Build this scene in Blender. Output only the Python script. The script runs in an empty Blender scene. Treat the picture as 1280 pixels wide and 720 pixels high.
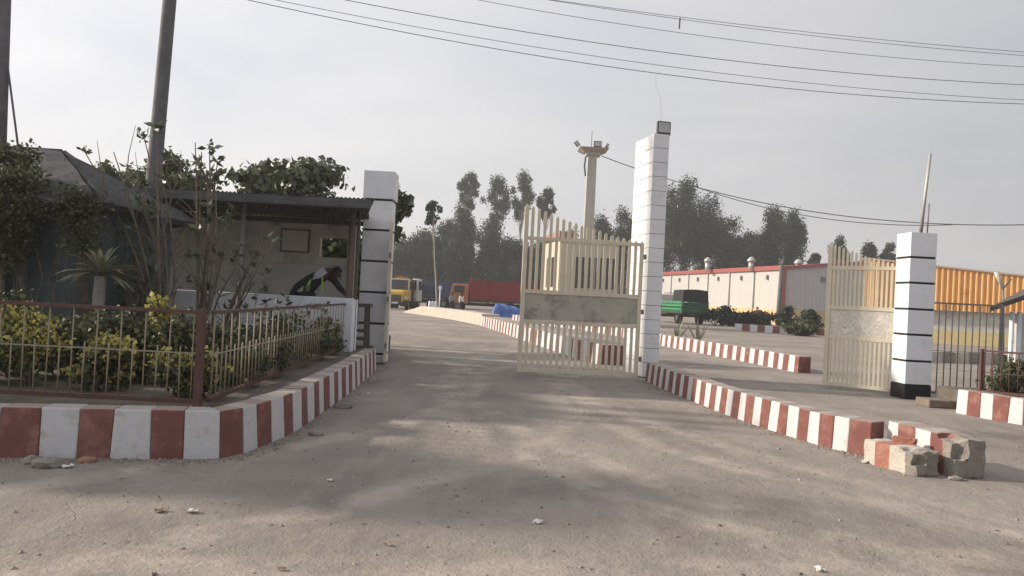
import bpy, bmesh, math, random
import numpy as np
from mathutils import Vector, Matrix, noise as mnoise

random.seed(7)
RNG = np.random.default_rng(7)
SC = bpy.context.scene
COL = SC.collection

# ------------------------------------------------------------------ camera
CAM_H, F_PX = 1.55, 950.0
PITCH, ROLL = math.atan(12 / F_PX), math.radians(2.9)
_f = Vector((0, math.cos(PITCH), math.sin(PITCH)))
_u0 = Vector((0, -math.sin(PITCH), math.cos(PITCH)))
_r0 = Vector((1, 0, 0))
_r = _r0 * math.cos(ROLL) + _u0 * math.sin(ROLL)
_u = -_r0 * math.sin(ROLL) + _u0 * math.cos(ROLL)
cam_data = bpy.data.cameras.new("camera")
cam = bpy.data.objects.new("camera", cam_data)
COL.objects.link(cam)
SC.camera = cam
M = Matrix((_r, _u, -_f)).transposed().to_4x4()
M.translation = (0, 0, CAM_H)
cam.matrix_world = M
cam_data.sensor_width = 36.0
cam_data.lens = F_PX / 1280 * 36.0
cam_data.clip_start = 0.1
cam_data.clip_end = 2000

def ray(px, py):
    return _f + _r * ((px - 640) / F_PX) + _u * ((360 - py) / F_PX)
def G(px, py, z=0.0):
    """photo pixel -> point on the level plane z"""
    d = ray(px, py); t = (z - CAM_H) / d.z
    return Vector((d.x * t, d.y * t, z))
def D(px, py, y):
    """photo pixel -> point at distance y"""
    d = ray(px, py); t = y / d.y
    return Vector((d.x * t, y, CAM_H + d.z * t))
def on_plane(px, py, a, b):
    """photo pixel -> point on the vertical plane through a and b"""
    n = Vector((-(b[1] - a[1]), b[0] - a[0], 0)); d = ray(px, py); c = Vector((0, 0, CAM_H))
    t = n.dot(Vector((a[0], a[1], 0)) - c) / n.dot(d)
    return c + d * t

# ------------------------------------------------------------------ sky, sun, exposure
SUN_EL, SUN_AZ = math.radians(24), math.radians(-82)      # azimuth from +Y, clockwise positive: left and a little ahead
to_sun = Vector((math.sin(SUN_AZ) * math.cos(SUN_EL), math.cos(SUN_AZ) * math.cos(SUN_EL), math.sin(SUN_EL)))
world = bpy.data.worlds.new("World"); SC.world = world; world.use_nodes = True
wn, wl = world.node_tree.nodes, world.node_tree.links
wn.clear()
w_out = wn.new('ShaderNodeOutputWorld'); w_bg = wn.new('ShaderNodeBackground')
sky = wn.new('ShaderNodeTexSky'); sky.sky_type = 'NISHITA'; sky.sun_disc = False
sky.sun_elevation = SUN_EL; sky.sun_rotation = SUN_AZ
sky.air_density = 1.3; sky.dust_density = 4.0; sky.ozone_density = 1.2
w_tc = wn.new('ShaderNodeTexCoord'); w_map = wn.new('ShaderNodeMapping'); w_map.inputs['Scale'].default_value = (1.2, 1.2, 4.5)
w_noise = wn.new('ShaderNodeTexNoise'); w_noise.inputs['Scale'].default_value = 1.7; w_noise.inputs['Detail'].default_value = 3
w_noise.inputs['Roughness'].default_value = 0.52; w_noise.inputs['Distortion'].default_value = 0.4
w_ramp = wn.new('ShaderNodeValToRGB')
w_ramp.color_ramp.elements[0].position = 0.28; w_ramp.color_ramp.elements[0].color = (5.6, 5.65, 6.1, 1)
w_ramp.color_ramp.elements[1].position = 0.68; w_ramp.color_ramp.elements[1].color = (7.1, 6.95, 6.95, 1)
w_mix = wn.new('ShaderNodeMix'); w_mix.data_type = 'RGBA'; w_mix.inputs[0].default_value = 0.80
wl.new(w_tc.outputs['Generated'], w_map.inputs[0]); wl.new(w_map.outputs[0], w_noise.inputs['Vector'])
wl.new(w_noise.outputs['Fac'], w_ramp.inputs[0]); wl.new(sky.outputs[0], w_mix.inputs[6]); wl.new(w_ramp.outputs[0], w_mix.inputs[7])
# hazy air brightens evenly towards the sun
w_nrm = wn.new('ShaderNodeVectorMath'); w_nrm.operation = 'NORMALIZE'; wl.new(w_tc.outputs['Generated'], w_nrm.inputs[0])
w_dot = wn.new('ShaderNodeVectorMath'); w_dot.operation = 'DOT_PRODUCT'; w_dot.inputs[1].default_value = to_sun; wl.new(w_nrm.outputs[0], w_dot.inputs[0])
w_glow = wn.new('ShaderNodeMapRange'); w_glow.inputs[1].default_value = -1; w_glow.inputs[2].default_value = 1; w_glow.inputs[3].default_value = 0.60; w_glow.inputs[4].default_value = 1.66
wl.new(w_dot.outputs['Value'], w_glow.inputs[0])
w_mul = wn.new('ShaderNodeVectorMath'); w_mul.operation = 'SCALE'; wl.new(w_mix.outputs[2], w_mul.inputs[0]); wl.new(w_glow.outputs[0], w_mul.inputs['Scale'])
wl.new(w_mul.outputs[0], w_bg.inputs['Color']); w_bg.inputs['Strength'].default_value = 0.089
wl.new(w_bg.outputs[0], w_out.inputs['Surface'])
sun_d = bpy.data.lights.new("sun", 'SUN'); sun_d.energy = 5.0; sun_d.angle = math.radians(2.2); sun_d.color = (1.0, 0.885, 0.73)
sun = bpy.data.objects.new("sun", sun_d); COL.objects.link(sun)
sun.rotation_euler = (-to_sun).to_track_quat('-Z', 'Y').to_euler(); sun.location = (-30, 10, 30)
SC.view_settings.view_transform = 'Standard'; SC.view_settings.look = 'None'
SC.view_settings.exposure = 0.2; SC.view_settings.gamma = 1.0; SC.view_settings.use_curve_mapping = False

# ------------------------------------------------------------------ materials
MATS = {}
def mat(name, col, rough=0.85, var=0.12, scale=6.0, bump=0.15, bscale=40.0, bdist=0.01, metal=0.0, stain=None, stain_scale=2.0,
        stain_lo=0.55, stain_hi=0.75, island=0.0, trans=0.0, spec=0.3, dust=None):
    """plain colour + mottling + fine relief; stain = colour of patchy dirt; island = brightness spread from leaf to leaf"""
    if name in MATS: return MATS[name]
    m = bpy.data.materials.new(name); m.use_nodes = True
    n, l = m.node_tree.nodes, m.node_tree.links
    p = n['Principled BSDF']; p.inputs['Roughness'].default_value = rough; p.inputs['Metallic'].default_value = metal
    p.inputs['Specular IOR Level'].default_value = spec
    geo = n.new('ShaderNodeNewGeometry')
    no = n.new('ShaderNodeTexNoise'); no.inputs['Scale'].default_value = scale; no.inputs['Detail'].default_value = 5; no.inputs['Roughness'].default_value = 0.62
    l.new(geo.outputs['Position'], no.inputs['Vector'])
    mr = n.new('ShaderNodeMapRange'); mr.inputs[1].default_value = 0.3; mr.inputs[2].default_value = 0.7
    mr.inputs[3].default_value = 1 - var; mr.inputs[4].default_value = 1 + var
    l.new(no.outputs['Fac'], mr.inputs[0])
    fac = mr.outputs[0]
    if island:
        mi = n.new('ShaderNodeMapRange'); mi.inputs[3].default_value = 1 - island; mi.inputs[4].default_value = 1 + island
        l.new(geo.outputs['Random Per Island'], mi.inputs[0])
        mm = n.new('ShaderNodeMath'); mm.operation = 'MULTIPLY'; l.new(fac, mm.inputs[0]); l.new(mi.outputs[0], mm.inputs[1]); fac = mm.outputs[0]
    vm = n.new('ShaderNodeVectorMath'); vm.operation = 'SCALE'; vm.inputs[0].default_value = col; l.new(fac, vm.inputs['Scale'])
    out = vm.outputs[0]
    if stain is not None:
        ns = n.new('ShaderNodeTexNoise'); ns.inputs['Scale'].default_value = stain_scale; ns.inputs['Detail'].default_value = 7; ns.inputs['Roughness'].default_value = 0.7
        l.new(geo.outputs['Position'], ns.inputs['Vector'])
        ms = n.new('ShaderNodeMapRange'); ms.inputs[1].default_value = stain_lo; ms.inputs[2].default_value = stain_hi
        l.new(ns.outputs['Fac'], ms.inputs[0])
        mx = n.new('ShaderNodeMix'); mx.data_type = 'RGBA'; mx.inputs[7].default_value = (*stain, 1)
        l.new(ms.outputs[0], mx.inputs[0]); l.new(out, mx.inputs[6]); out = mx.outputs[2]
    if dust is not None:      # settled dust on faces that look up
        sp = n.new('ShaderNodeSeparateXYZ'); l.new(geo.outputs['True Normal'], sp.inputs[0])
        md = n.new('ShaderNodeMapRange'); md.inputs[1].default_value = 0.6; md.inputs[2].default_value = 0.95; md.inputs[4].default_value = 0.85
        l.new(sp.outputs[2], md.inputs[0])
        mx = n.new('ShaderNodeMix'); mx.data_type = 'RGBA'; mx.inputs[7].default_value = (*dust, 1)
        l.new(md.outputs[0], mx.inputs[0]); l.new(out, mx.inputs[6]); out = mx.outputs[2]
    l.new(out, p.inputs['Base Color'])
    if bump:
        nb = n.new('ShaderNodeTexNoise'); nb.inputs['Scale'].default_value = bscale; nb.inputs['Detail'].default_value = 4
        l.new(geo.outputs['Position'], nb.inputs['Vector'])
        bp = n.new('ShaderNodeBump'); bp.inputs['Strength'].default_value = bump; bp.inputs['Distance'].default_value = bdist
        l.new(nb.outputs['Fac'], bp.inputs['Height']); l.new(bp.outputs[0], p.inputs['Normal'])
    if trans:
        tr = n.new('ShaderNodeBsdfTranslucent'); l.new(out, tr.inputs['Color'])
        ad = n.new('ShaderNodeMixShader'); ad.inputs[0].default_value = trans
        l.new(p.outputs[0], ad.inputs[1]); l.new(tr.outputs[0], ad.inputs[2]); l.new(ad.outputs[0], n['Material Output'].inputs['Surface'])
    MATS[name] = m
    return m

W_PAINT = mat('kerb_white_paint', (0.56, 0.56, 0.57), 0.8, 0.10, 5, 0.5, 55, 0.012, stain=(0.36, 0.32, 0.28), stain_scale=5, stain_lo=0.54, stain_hi=0.76, dust=(0.33, 0.295, 0.265))
R_PAINT = mat('kerb_red_paint', (0.195, 0.080, 0.068), 0.8, 0.18, 5, 0.5, 55, 0.012, stain=(0.33, 0.2, 0.16), stain_scale=5, stain_lo=0.52, stain_hi=0.8, dust=(0.31, 0.26, 0.23))
W_FADE = mat('faded_white_paint', (0.50, 0.46, 0.41), 0.85, 0.14, 6, 0.6, 50, 0.015, stain=(0.28, 0.24, 0.2), stain_scale=6, stain_lo=0.48, stain_hi=0.7)
R_FADE = mat('faded_red_paint', (0.32, 0.14, 0.10), 0.85, 0.18, 6, 0.6, 50, 0.015, stain=(0.3, 0.22, 0.18), stain_scale=6, stain_lo=0.48, stain_hi=0.7)
CONC = mat('broken_concrete', (0.26, 0.235, 0.21), 0.92, 0.25, 9, 0.9, 60, 0.02)
PIL_W = mat('pillar_white', (0.72, 0.735, 0.765), 0.6, 0.04, 2, 0.12, 90, 0.004, stain=(0.52, 0.51, 0.49), stain_scale=2.4, stain_lo=0.52, stain_hi=0.85)
BLACK_P = mat('black_paint', (0.018, 0.018, 0.02), 0.6, 0.3, 8, 0.2)
CREAM = mat('cream_steel_paint', (0.63, 0.57, 0.44), 0.5, 0.07, 4, 0.06, 80, 0.003, stain=(0.42, 0.34, 0.25), stain_scale=7, stain_lo=0.62, stain_hi=0.8)
SHEET = mat('stained_gate_sheet', (0.42, 0.385, 0.335), 0.55, 0.12, 3, 0.1, 20, 0.01, stain=(0.17, 0.155, 0.14), stain_scale=3.2, stain_lo=0.5, stain_hi=0.7)
FRED = mat('fence_red_oxide', (0.105, 0.052, 0.045), 0.65, 0.2, 12, 0.2, stain=(0.10, 0.06, 0.045), stain_scale=9)
FBAR = mat('fence_bar_cream', (0.31, 0.265, 0.19), 0.6, 0.2, 14, 0.1, stain=(0.2, 0.13, 0.08), stain_scale=14, stain_lo=0.5, stain_hi=0.7)
GALV = mat('grey_iron', (0.20, 0.19, 0.18), 0.55, 0.2, 10, 0.1, metal=0.2)
PLASTER_W = mat('whitewashed_plaster', (0.70, 0.73, 0.80), 0.85, 0.10, 2.5, 0.25, 30, 0.01, stain=(0.4, 0.4, 0.42), stain_scale=2.2, stain_lo=0.54, stain_hi=0.78)
PLASTER_B = mat('beige_plaster', (0.50, 0.47, 0.43), 0.9, 0.14, 2.0, 0.2, 30, 0.01, stain=(0.2, 0.17, 0.14), stain_scale=1.6)
PLASTER_G = mat('grey_plaster', (0.5, 0.49, 0.46), 0.9, 0.14, 2.5, 0.2, 30, 0.01, stain=(0.17, 0.16, 0.14), stain_scale=2.0)
ROOF_D = mat('dark_weathered_sheet', (0.085, 0.085, 0.092), 0.6, 0.3, 3, 0.1, stain=(0.10, 0.075, 0.06), stain_scale=2.5)
THATCH = mat('dark_thatch', (0.075, 0.075, 0.078), 0.95, 0.4, 9, 0.8, 60, 0.03)
TEAL = mat('dark_teal_sheet', (0.085, 0.112, 0.118), 0.7, 0.25, 2.5, 0.1, stain=(0.05, 0.055, 0.05), stain_scale=2)
WOOD_D = mat('dark_wood', (0.10, 0.088, 0.08), 0.85, 0.3, 14, 0.3, 60)
POLE_W = mat('weathered_pole_wood', (0.13, 0.13, 0.135), 0.85, 0.25, 5, 0.4, 30)
BARK = mat('grey_bark', (0.15, 0.125, 0.10), 0.9, 0.3, 9, 0.5, 30)
BARK_P = mat('pale_bark', (0.36, 0.32, 0.28), 0.85, 0.25, 6, 0.4, 30)
LEAF_F = mat('far_leaves', (0.022, 0.038, 0.020), 0.6, 0.3, 0.25, 0, island=0.3, trans=0.25)
LEAF_E = mat('eucalyptus_leaves', (0.036, 0.062, 0.032), 0.55, 0.25, 0.3, 0, island=0.3, trans=0.25)
LEAF_M = mat('mid_green_leaves', (0.095, 0.118, 0.058), 0.5, 0.3, 0.8, 0, island=0.5, trans=0.3)
LEAF_B = mat('large_glossy_leaves', (0.085, 0.105, 0.058), 0.4, 0.3, 1.0, 0, island=0.5, trans=0.25, spec=0.5)
LEAF_D = mat('dark_hedge_leaves', (0.085, 0.095, 0.048), 0.6, 0.35, 2.5, 0, island=0.5, trans=0.2)
LEAF_Y = mat('yellow_green_leaves', (0.44, 0.39, 0.11), 0.55, 0.3, 3.0, 0, island=0.45, trans=0.35)
LEAF_R = mat('red_flowers', (0.45, 0.12, 0.08), 0.6, 0.3, 3.0, 0, island=0.3, trans=0.3)
LEAF_A = mat('spiky_blade_leaves', (0.19, 0.185, 0.125), 0.6, 0.3, 2.0, 0, island=0.3, trans=0.2)
SOIL = mat('planting_soil', (0.14, 0.12, 0.10), 0.95, 0.35, 4, 1.0, 25, 0.04, stain=(0.16, 0.13, 0.1), stain_scale=2)
TYRE = mat('tyre_rubber', (0.02, 0.02, 0.021), 0.8, 0.3, 8, 0.2)
GLASS_D = mat('dark_glazing', (0.03, 0.034, 0.038), 0.12, 0.2, 2, 0, spec=0.6)
LAMP_G = mat('lamp_glass', (0.40, 0.40, 0.38), 0.2, 0.1, 5, 0, spec=0.6)
WIRE_M = mat('wire_black', (0.10, 0.10, 0.11), 0.6, 0.1, 5, 0)

def ground_material():
    m = bpy.data.materials.new('dusty_road'); m.use_nodes = True
    n, l = m.node_tree.nodes, m.node_tree.links
    p = n['Principled BSDF']; p.inputs['Roughness'].default_value = 0.95; p.inputs['Specular IOR Level'].default_value = 0.15
    geo = n.new('ShaderNodeNewGeometry')
    def noise(scale, detail=6, rough=0.6, vec=None, dist=0.0):
        t = n.new('ShaderNodeTexNoise'); t.inputs['Scale'].default_value = scale; t.inputs['Detail'].default_value = detail
        t.inputs['Roughness'].default_value = rough; t.inputs['Distortion'].default_value = dist
        l.new(vec or geo.outputs['Position'], t.inputs['Vector']); return t.outputs['Fac']
    def rng(x, a, b, c=0.0, d=1.0):
        t = n.new('ShaderNodeMapRange'); l.new(x, t.inputs[0])
        for i, v in enumerate((a, b, c, d)): t.inputs[i + 1].default_value = v
        return t.outputs[0]
    def mix(f, a, b):
        t = n.new('ShaderNodeMix'); t.data_type = 'RGBA'; l.new(f, t.inputs[0])
        for i, v in ((6, a), (7, b)):
            if isinstance(v, tuple): t.inputs[i].default_value = (*v, 1)
            else: l.new(v, t.inputs[i])
        return t.outputs[2]
    def math_(op, a, b):
        t = n.new('ShaderNodeMath'); t.operation = op
        for i, v in enumerate((a, b)):
            if isinstance(v, float): t.inputs[i].default_value = v
            else: l.new(v, t.inputs[i])
        return t.outputs[0]
    c = mix(rng(noise(0.35, 7, 0.6), 0.35, 0.65), (0.215, 0.190, 0.171), (0.322, 0.285, 0.254))
    c = mix(rng(noise(1.3, 8, 0.7, dist=0.5), 0.52, 0.72, 0, 0.75), c, (0.185, 0.172, 0.162))
    # streaks of compacted dust drawn out along the way vehicles turn in
    mp = n.new('ShaderNodeMapping'); mp.inputs['Rotation'].default_value = (0, 0, 0.5); mp.inputs['Scale'].default_value = (2.6, 0.35, 1)
    l.new(geo.outputs['Position'], mp.inputs[0])
    c = mix(rng(noise(1.1, 6, 0.6, mp.outputs[0]), 0.5, 0.75, 0, 0.6), c, (0.345, 0.315, 0.285))
    c = mix(rng(noise(14, 6, 0.75), 0.55, 0.8, 0, 0.45), c, (0.14, 0.13, 0.122))
    c = mix(rng(noise(70, 3, 0.7), 0.62, 0.75, 0, 0.5), c, (0.40, 0.375, 0.35))
    # curved tyre tracks of vehicles turning in and out of the gate
    sx = n.new('ShaderNodeSeparateXYZ'); l.new(geo.outputs['Position'], sx.inputs[0])
    flat = n.new('ShaderNodeCombineXYZ'); l.new(sx.outputs[0], flat.inputs[0]); l.new(sx.outputs[1], flat.inputs[1])
    tracks = None
    for cx_, cy_, R_ in ((9.8, 12.4, 9.0), (9.8, 12.4, 10.8), (-11.5, 13.0, 11.0), (-11.5, 13.0, 12.8), (16, 15.5, 15.2), (16, 15.5, 17.1), (-4, 30, 27.6), (-4, 30, 26.0)):
        ds = n.new('ShaderNodeVectorMath'); ds.operation = 'DISTANCE'; ds.inputs[1].default_value = (cx_, cy_, 0); l.new(flat.outputs[0], ds.inputs[0])
        e_ = math_('ABSOLUTE', math_('SUBTRACT', math_('ADD', ds.outputs['Value'], math_('MULTIPLY', noise(0.6, 2), 0.5)), R_ + 0.25), 0.0)
        b_ = rng(e_, 0.08, 0.26, 1.0, 0.0)
        tracks = b_ if tracks is None else math_('MAXIMUM', tracks, b_)
    tracks = math_('MULTIPLY', tracks, rng(noise(1.7, 5, 0.7), 0.38, 0.62))
    c = mix(math_('MULTIPLY', tracks, 0.85), c, (0.415, 0.36, 0.312))
    c = mix(rng(noise(0.55, 5, 0.65, dist=0.8), 0.56, 0.70, 0, 0.55), c, (0.165, 0.15, 0.14))
    c = mix(rng(noise(0.16, 3, 0.5), 0.5, 0.66, 0, 0.35), c, (0.19, 0.176, 0.166))
    # thin cracks
    v = n.new('ShaderNodeTexVoronoi'); v.feature = 'DISTANCE_TO_EDGE'; v.inputs['Scale'].default_value = 0.28
    wv = n.new('ShaderNodeVectorMath'); wv.operation = 'ADD'
    nv = n.new('ShaderNodeTexNoise'); nv.inputs['Scale'].default_value = 1.2; nv.inputs['Detail'].default_value = 6; l.new(geo.outputs['Position'], nv.inputs['Vector'])
    l.new(geo.outputs['Position'], wv.inputs[0]); l.new(nv.outputs['Color'], wv.inputs[1]); l.new(wv.outputs[0], v.inputs['Vector'])
    crack = math_('MULTIPLY', rng(v.outputs['Distance'], 0.0008, 0.003, 0.45, 0), rng(noise(0.5, 2), 0.56, 0.62))
    c = mix(crack, c, (0.09, 0.08, 0.072))
    l.new(c, p.inputs['Base Color'])
    # tyre tread marks, loose grit and ruts as relief
    mp2 = n.new('ShaderNodeMapping'); mp2.inputs['Rotation'].default_value = (0, 0, -0.9); l.new(geo.outputs['Position'], mp2.inputs[0])
    wav = n.new('ShaderNodeTexWave'); wav.inputs['Scale'].default_value = 5.0; wav.inputs['Distortion'].default_value = 1.5; l.new(mp2.outputs[0], wav.inputs['Vector'])
    tread = math_('MULTIPLY', wav.outputs['Fac'], math_('MULTIPLY', tracks, 0.10))
    h = math_('ADD', math_('MULTIPLY', noise(9, 5, 0.7), 0.9), math_('MULTIPLY', noise(45, 4, 0.7), 0.45))
    h = math_('ADD', h, math_('MULTIPLY', noise(2.0, 4, 0.6), 1.6))
    h = math_('ADD', math_('ADD', h, tread), math_('MULTIPLY', crack, -0.6))
    b = n.new('ShaderNodeBump'); b.inputs['Strength'].default_value = 0.62; b.inputs['Distance'].default_value = 0.04
    l.new(h, b.inputs['Height']); l.new(b.outputs[0], p.inputs['Normal'])
    return m
GROUND_M = ground_material()

# ------------------------------------------------------------------ mesh helpers
class MB:
    def __init__(self): self.v, self.f = [], []
    def add(self, vs, fs):
        o = len(self.v); self.v += [tuple(x) for x in vs]; self.f += [tuple(i + o for i in q) for q in fs]; return self
    def box(self, c, s, R=None):
        c = Vector(c); vs = []
        for sz in (-1, 1):
            for sx, sy in ((-1, -1), (1, -1), (1, 1), (-1, 1)):
                q = Vector((sx * s[0] / 2, sy * s[1] / 2, sz * s[2] / 2)); vs.append(c + (R @ q if R else q))
        return self.hexa(vs)
    def hexa(self, vs):
        return self.add(vs, [(3, 2, 1, 0), (4, 5, 6, 7), (0, 1, 5, 4), (1, 2, 6, 5), (2, 3, 7, 6), (3, 0, 4, 7)])
    def span(self, a, b):
        """axis-aligned box from corner a to corner b"""
        return self.box([(a[i] + b[i]) / 2 for i in range(3)], [abs(b[i] - a[i]) for i in range(3)])
    def bar(self, a, b, w, h=None):
        """square bar from a to b"""
        a, b = Vector(a), Vector(b); d = b - a; L = d.length; d.normalize()
        up = Vector((0, 0, 1)) if abs(d.z) < 0.95 else Vector((0, 1, 0))
        x = d.cross(up).normalized(); y = x.cross(d)
        return self.box((a + b) / 2, (w, L, h or w), Matrix((x, d, y)).transposed())
    def tube(self, pts, rad, n=8, cap=True):
        pts = [Vector(p) for p in pts]
        if not hasattr(rad, '__len__'): rad = [rad] * len(pts)
        o = len(self.v); ref = None
        for i, p in enumerate(pts):
            d = (pts[min(i + 1, len(pts) - 1)] - pts[max(i - 1, 0)]).normalized()
            if ref is None: ref = d.orthogonal().normalized()
            x = (ref - d * ref.dot(d)).normalized(); y = d.cross(x); ref = x
            for k in range(n):
                a = 2 * math.pi * k / n; self.v.append(tuple(p + (x * math.cos(a) + y * math.sin(a)) * rad[i]))
        for i in range(len(pts) - 1):
            for k in range(n):
                a, b = o + i * n + k, o + i * n + (k + 1) % n
                self.f.append((a, b, b + n, a + n))
        if cap:
            self.f.append(tuple(o + k for k in reversed(range(n)))); e = o + (len(pts) - 1) * n
            self.f.append(tuple(e + k for k in range(n)))
        return self
    def prism(self, poly, z0, z1):
        n = len(poly)
        vs = [(x, y, z0) for x, y in poly] + [(x, y, z1) for x, y in poly]
        return self.add(vs, [tuple(reversed(range(n))), tuple(range(n, 2 * n))] + [(i, (i + 1) % n, n + (i + 1) % n, n + i) for i in range(n)])
    def build(self, name, m, parent=None, local=False, smooth=False, bevel=0.0, kind=None, label=None):
        me = bpy.data.meshes.new(name)
        v = self.v
        if parent is not None and not local:
            L = parent.location
            if parent.parent: L = L + parent.parent.location
            v = [(x - L.x, y - L.y, z - L.z) for x, y, z in v]
        me.from_pydata(v, [], self.f); me.materials.append(m)
        bm = bmesh.new(); bm.from_mesh(me); bmesh.ops.recalc_face_normals(bm, faces=bm.faces); bm.to_mesh(me); bm.free()
        if smooth:
            for q in me.polygons: q.use_smooth = True
        return link(me, name, parent, bevel, kind, label)

def link(me, name, parent=None, bevel=0.0, kind=None, label=None):
    o = bpy.data.objects.new(name, me); COL.objects.link(o)
    if parent is not None: o.parent = parent
    if bevel:
        b = o.modifiers.new('bevel', 'BEVEL'); b.width = bevel; b.segments = 2; b.limit_method = 'ANGLE'
    if kind: o['kind'] = kind
    if label: o['label'] = label
    return o
def tag(o, label, cat, group=None):
    o['label'] = label; o['category'] = cat
    if group: o['group'] = group
    return o
def thing(name, label, cat, loc=(0, 0, 0), rz=0.0, group=None):
    o = bpy.data.objects.new(name, None); COL.objects.link(o); o.empty_display_size = 0.3
    o.location = loc; o.rotation_euler = (0, 0, rz); return tag(o, label, cat, group)
def copy_tree(o, parent=None):
    c = o.copy(); COL.objects.link(c); c.parent = parent
    for ch in o.children: copy_tree(ch, c)
    return c
def np_mesh(name, v, nper, m, parent=None, kind=None):
    """many loose faces of nper corners each, v = (n*nper, 3)"""
    v = np.asarray(v, dtype=np.float32).reshape(-1, 3); nf = len(v) // nper
    if parent is not None:
        L = parent.location; v = v - np.array((L.x, L.y, L.z), dtype=np.float32)
    me = bpy.data.meshes.new(name); me.vertices.add(len(v)); me.vertices.foreach_set('co', v.ravel())
    me.loops.add(nf * nper); me.loops.foreach_set('vertex_index', np.arange(nf * nper, dtype=np.int32))
    me.polygons.add(nf); me.polygons.foreach_set('loop_start', np.arange(nf, dtype=np.int32) * nper)
    me.update(calc_edges=True); me.materials.append(m)
    return link(me, name, parent, 0, kind)

# ------------------------------------------------------------------ foliage helpers
def unit(a): return a / (np.linalg.norm(a, axis=-1, keepdims=True) + 1e-9)
def leaf_faces(pts, size, aspect=0.45, rng=RNG, droop=0.0, outward=None, face_out=False):
    """a kite-shaped leaf at each point, turned at random"""
    n = len(pts); d = unit(rng.normal(size=(n, 3)))
    if outward is not None and face_out:          # leaf faces look outwards, so clumps shade as masses
        nn = unit(outward * 1.1 + rng.normal(size=(n, 3)) * 0.55); d[:, 2] -= droop; s = unit(np.cross(nn, d)); d = np.cross(s, nn)
    else:
        if outward is not None: d = unit(d + outward * 0.9)
        d[:, 2] -= droop; d = unit(d)
        s = unit(np.cross(d, rng.normal(size=(n, 3)))); nn = np.cross(d, s)
    L = size * (0.6 + 0.8 * rng.random((n, 1)))
    a = pts; tip = pts + d * L; mid = pts + d * L * 0.45
    b = mid + s * L * aspect + nn * L * 0.12; c = mid - s * L * aspect + nn * L * 0.12
    return np.stack([a, b, tip, c], axis=1).reshape(-1, 3)
def clump_points(clumps, n, rng=RNG, shell=0.5):
    """points spread through ellipsoidal clumps (cx,cy,cz,rx,ry,rz), thicker near their skins"""
    cl = np.array(clumps); w = (cl[:, 3] * cl[:, 4] * cl[:, 5]) ** 0.75; w /= w.sum()
    k = rng.choice(len(cl), size=n, p=w)
    d = unit(rng.normal(size=(n, 3))); r = rng.random((n, 1)) ** shell
    r *= 1 + 0.16 * rng.normal(size=(n, 1))
    return cl[k, :3] + d * r * cl[k, 3:], d
def make_clumps(c, rad, k, frac=(0.28, 0.5), rng=RNG):
    out = []
    for i in range(k):
        d = unit(rng.normal(size=3)); r = rng.random() ** 0.45 * 0.78
        f = rng.uniform(*frac)
        out.append((c[0] + d[0] * r * rad[0], c[1] + d[1] * r * rad[1], c[2] + d[2] * r * rad[2], rad[0] * f, rad[1] * f, rad[2] * f * rng.uniform(0.7, 1.1)))
    return out
def limbs(mb, base, top, r0, clumps, n=7, rng=RNG, r1=None):
    """tapered, slightly bent trunk with a limb to every clump"""
    base, top = Vector(base), Vector(top); r1 = r1 or r0 * 0.35
    pts = []
    for i in range(7):
        t = i / 6; p = base.lerp(top, t); w = (top - base).length * 0.009 * min(1.0, r0 / 0.2) * math.sin(t * math.pi)
        pts.append(p + Vector((rng.normal() * w, rng.normal() * w, 0)))
    mb.tube(pts, [r0 * 1.25] + [r0 + (r1 - r0) * i / 6 for i in range(1, 7)], n)
    for c in clumps:
        c = Vector(c[:3]); t = min(0.95, max(0.3, (c.z - base.z) / max(0.1, top.z - base.z) - 0.22))
        i = t * 6; a = pts[int(i)].lerp(pts[min(6, int(i) + 1)], i % 1)
        mid = a.lerp(c, 0.5) + Vector((0, 0, (c - a).length * 0.08))
        ra = (r0 + (r1 - r0) * t) * 0.55
        mb.tube([a, mid, c], [ra, ra * 0.6, ra * 0.2], 5, False)
def tree(name, label, cat, base, top, r0, clumps, nleaf, size, leaf_m, bark_m=None, group=None, droop=0.15, aspect=0.42, shell=0.5, r1=None):
    t = thing(name, label, cat, base, 0, group)
    mb = MB(); limbs(mb, base, top, r0, clumps, r1=r1); mb.build('trunk', bark_m or BARK, t, smooth=True)
    p, d = clump_points(clumps, nleaf, shell=shell)
    p[:, 2] = np.maximum(p[:, 2], base[2] + 0.05)
    np_mesh('crown', leaf_faces(p, size, aspect, droop=droop, outward=d, face_out=True), 4, leaf_m, t)
    return t
def shrub(name, label, cat, base, rad, nleaf, size, leaf_m, group=None, k=9, tips=None, ntip=0, tipsize=None):
    """bushy plant: stems and a leafy mound; tips = leaf material of the upper shoot ends"""
    t = thing(name, label, cat, base, 0, group)
    c = (base[0], base[1], base[2] + rad[2] * 0.95); cl = make_clumps(c, rad, k, (0.35, 0.55))
    mb = MB()
    for q in cl:
        a = Vector(base) + Vector((RNG.normal() * 0.05, RNG.normal() * 0.05, 0)); e = Vector(q[:3])
        mb.tube([a, a.lerp(e, 0.5) + Vector((RNG.normal() * .04, RNG.normal() * .04, 0.05)), e], [rad[2] * .022 + .004, rad[2] * .014 + .003, .003], 5, False)
    mb.build('stem', BARK, t, smooth=True)
    p, d = clump_points(cl, nleaf, shell=0.5); p[:, 2] = np.maximum(p[:, 2], base[2] + 0.03)
    np_mesh('foliage', leaf_faces(p, size, 0.42, outward=d, face_out=True), 4, leaf_m, t)
    if tips:
        q, d = clump_points(cl, ntip * 3, shell=0.25); keep = d[:, 2] > 0.1
        q = q[keep][:ntip]; d = d[keep][:ntip]; d[:, 2] += 0.8
        np_mesh('shoot_tips', leaf_faces(q, tipsize or size, 0.4, outward=unit(d)), 4, tips, t, kind='stuff')
    return t

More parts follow.
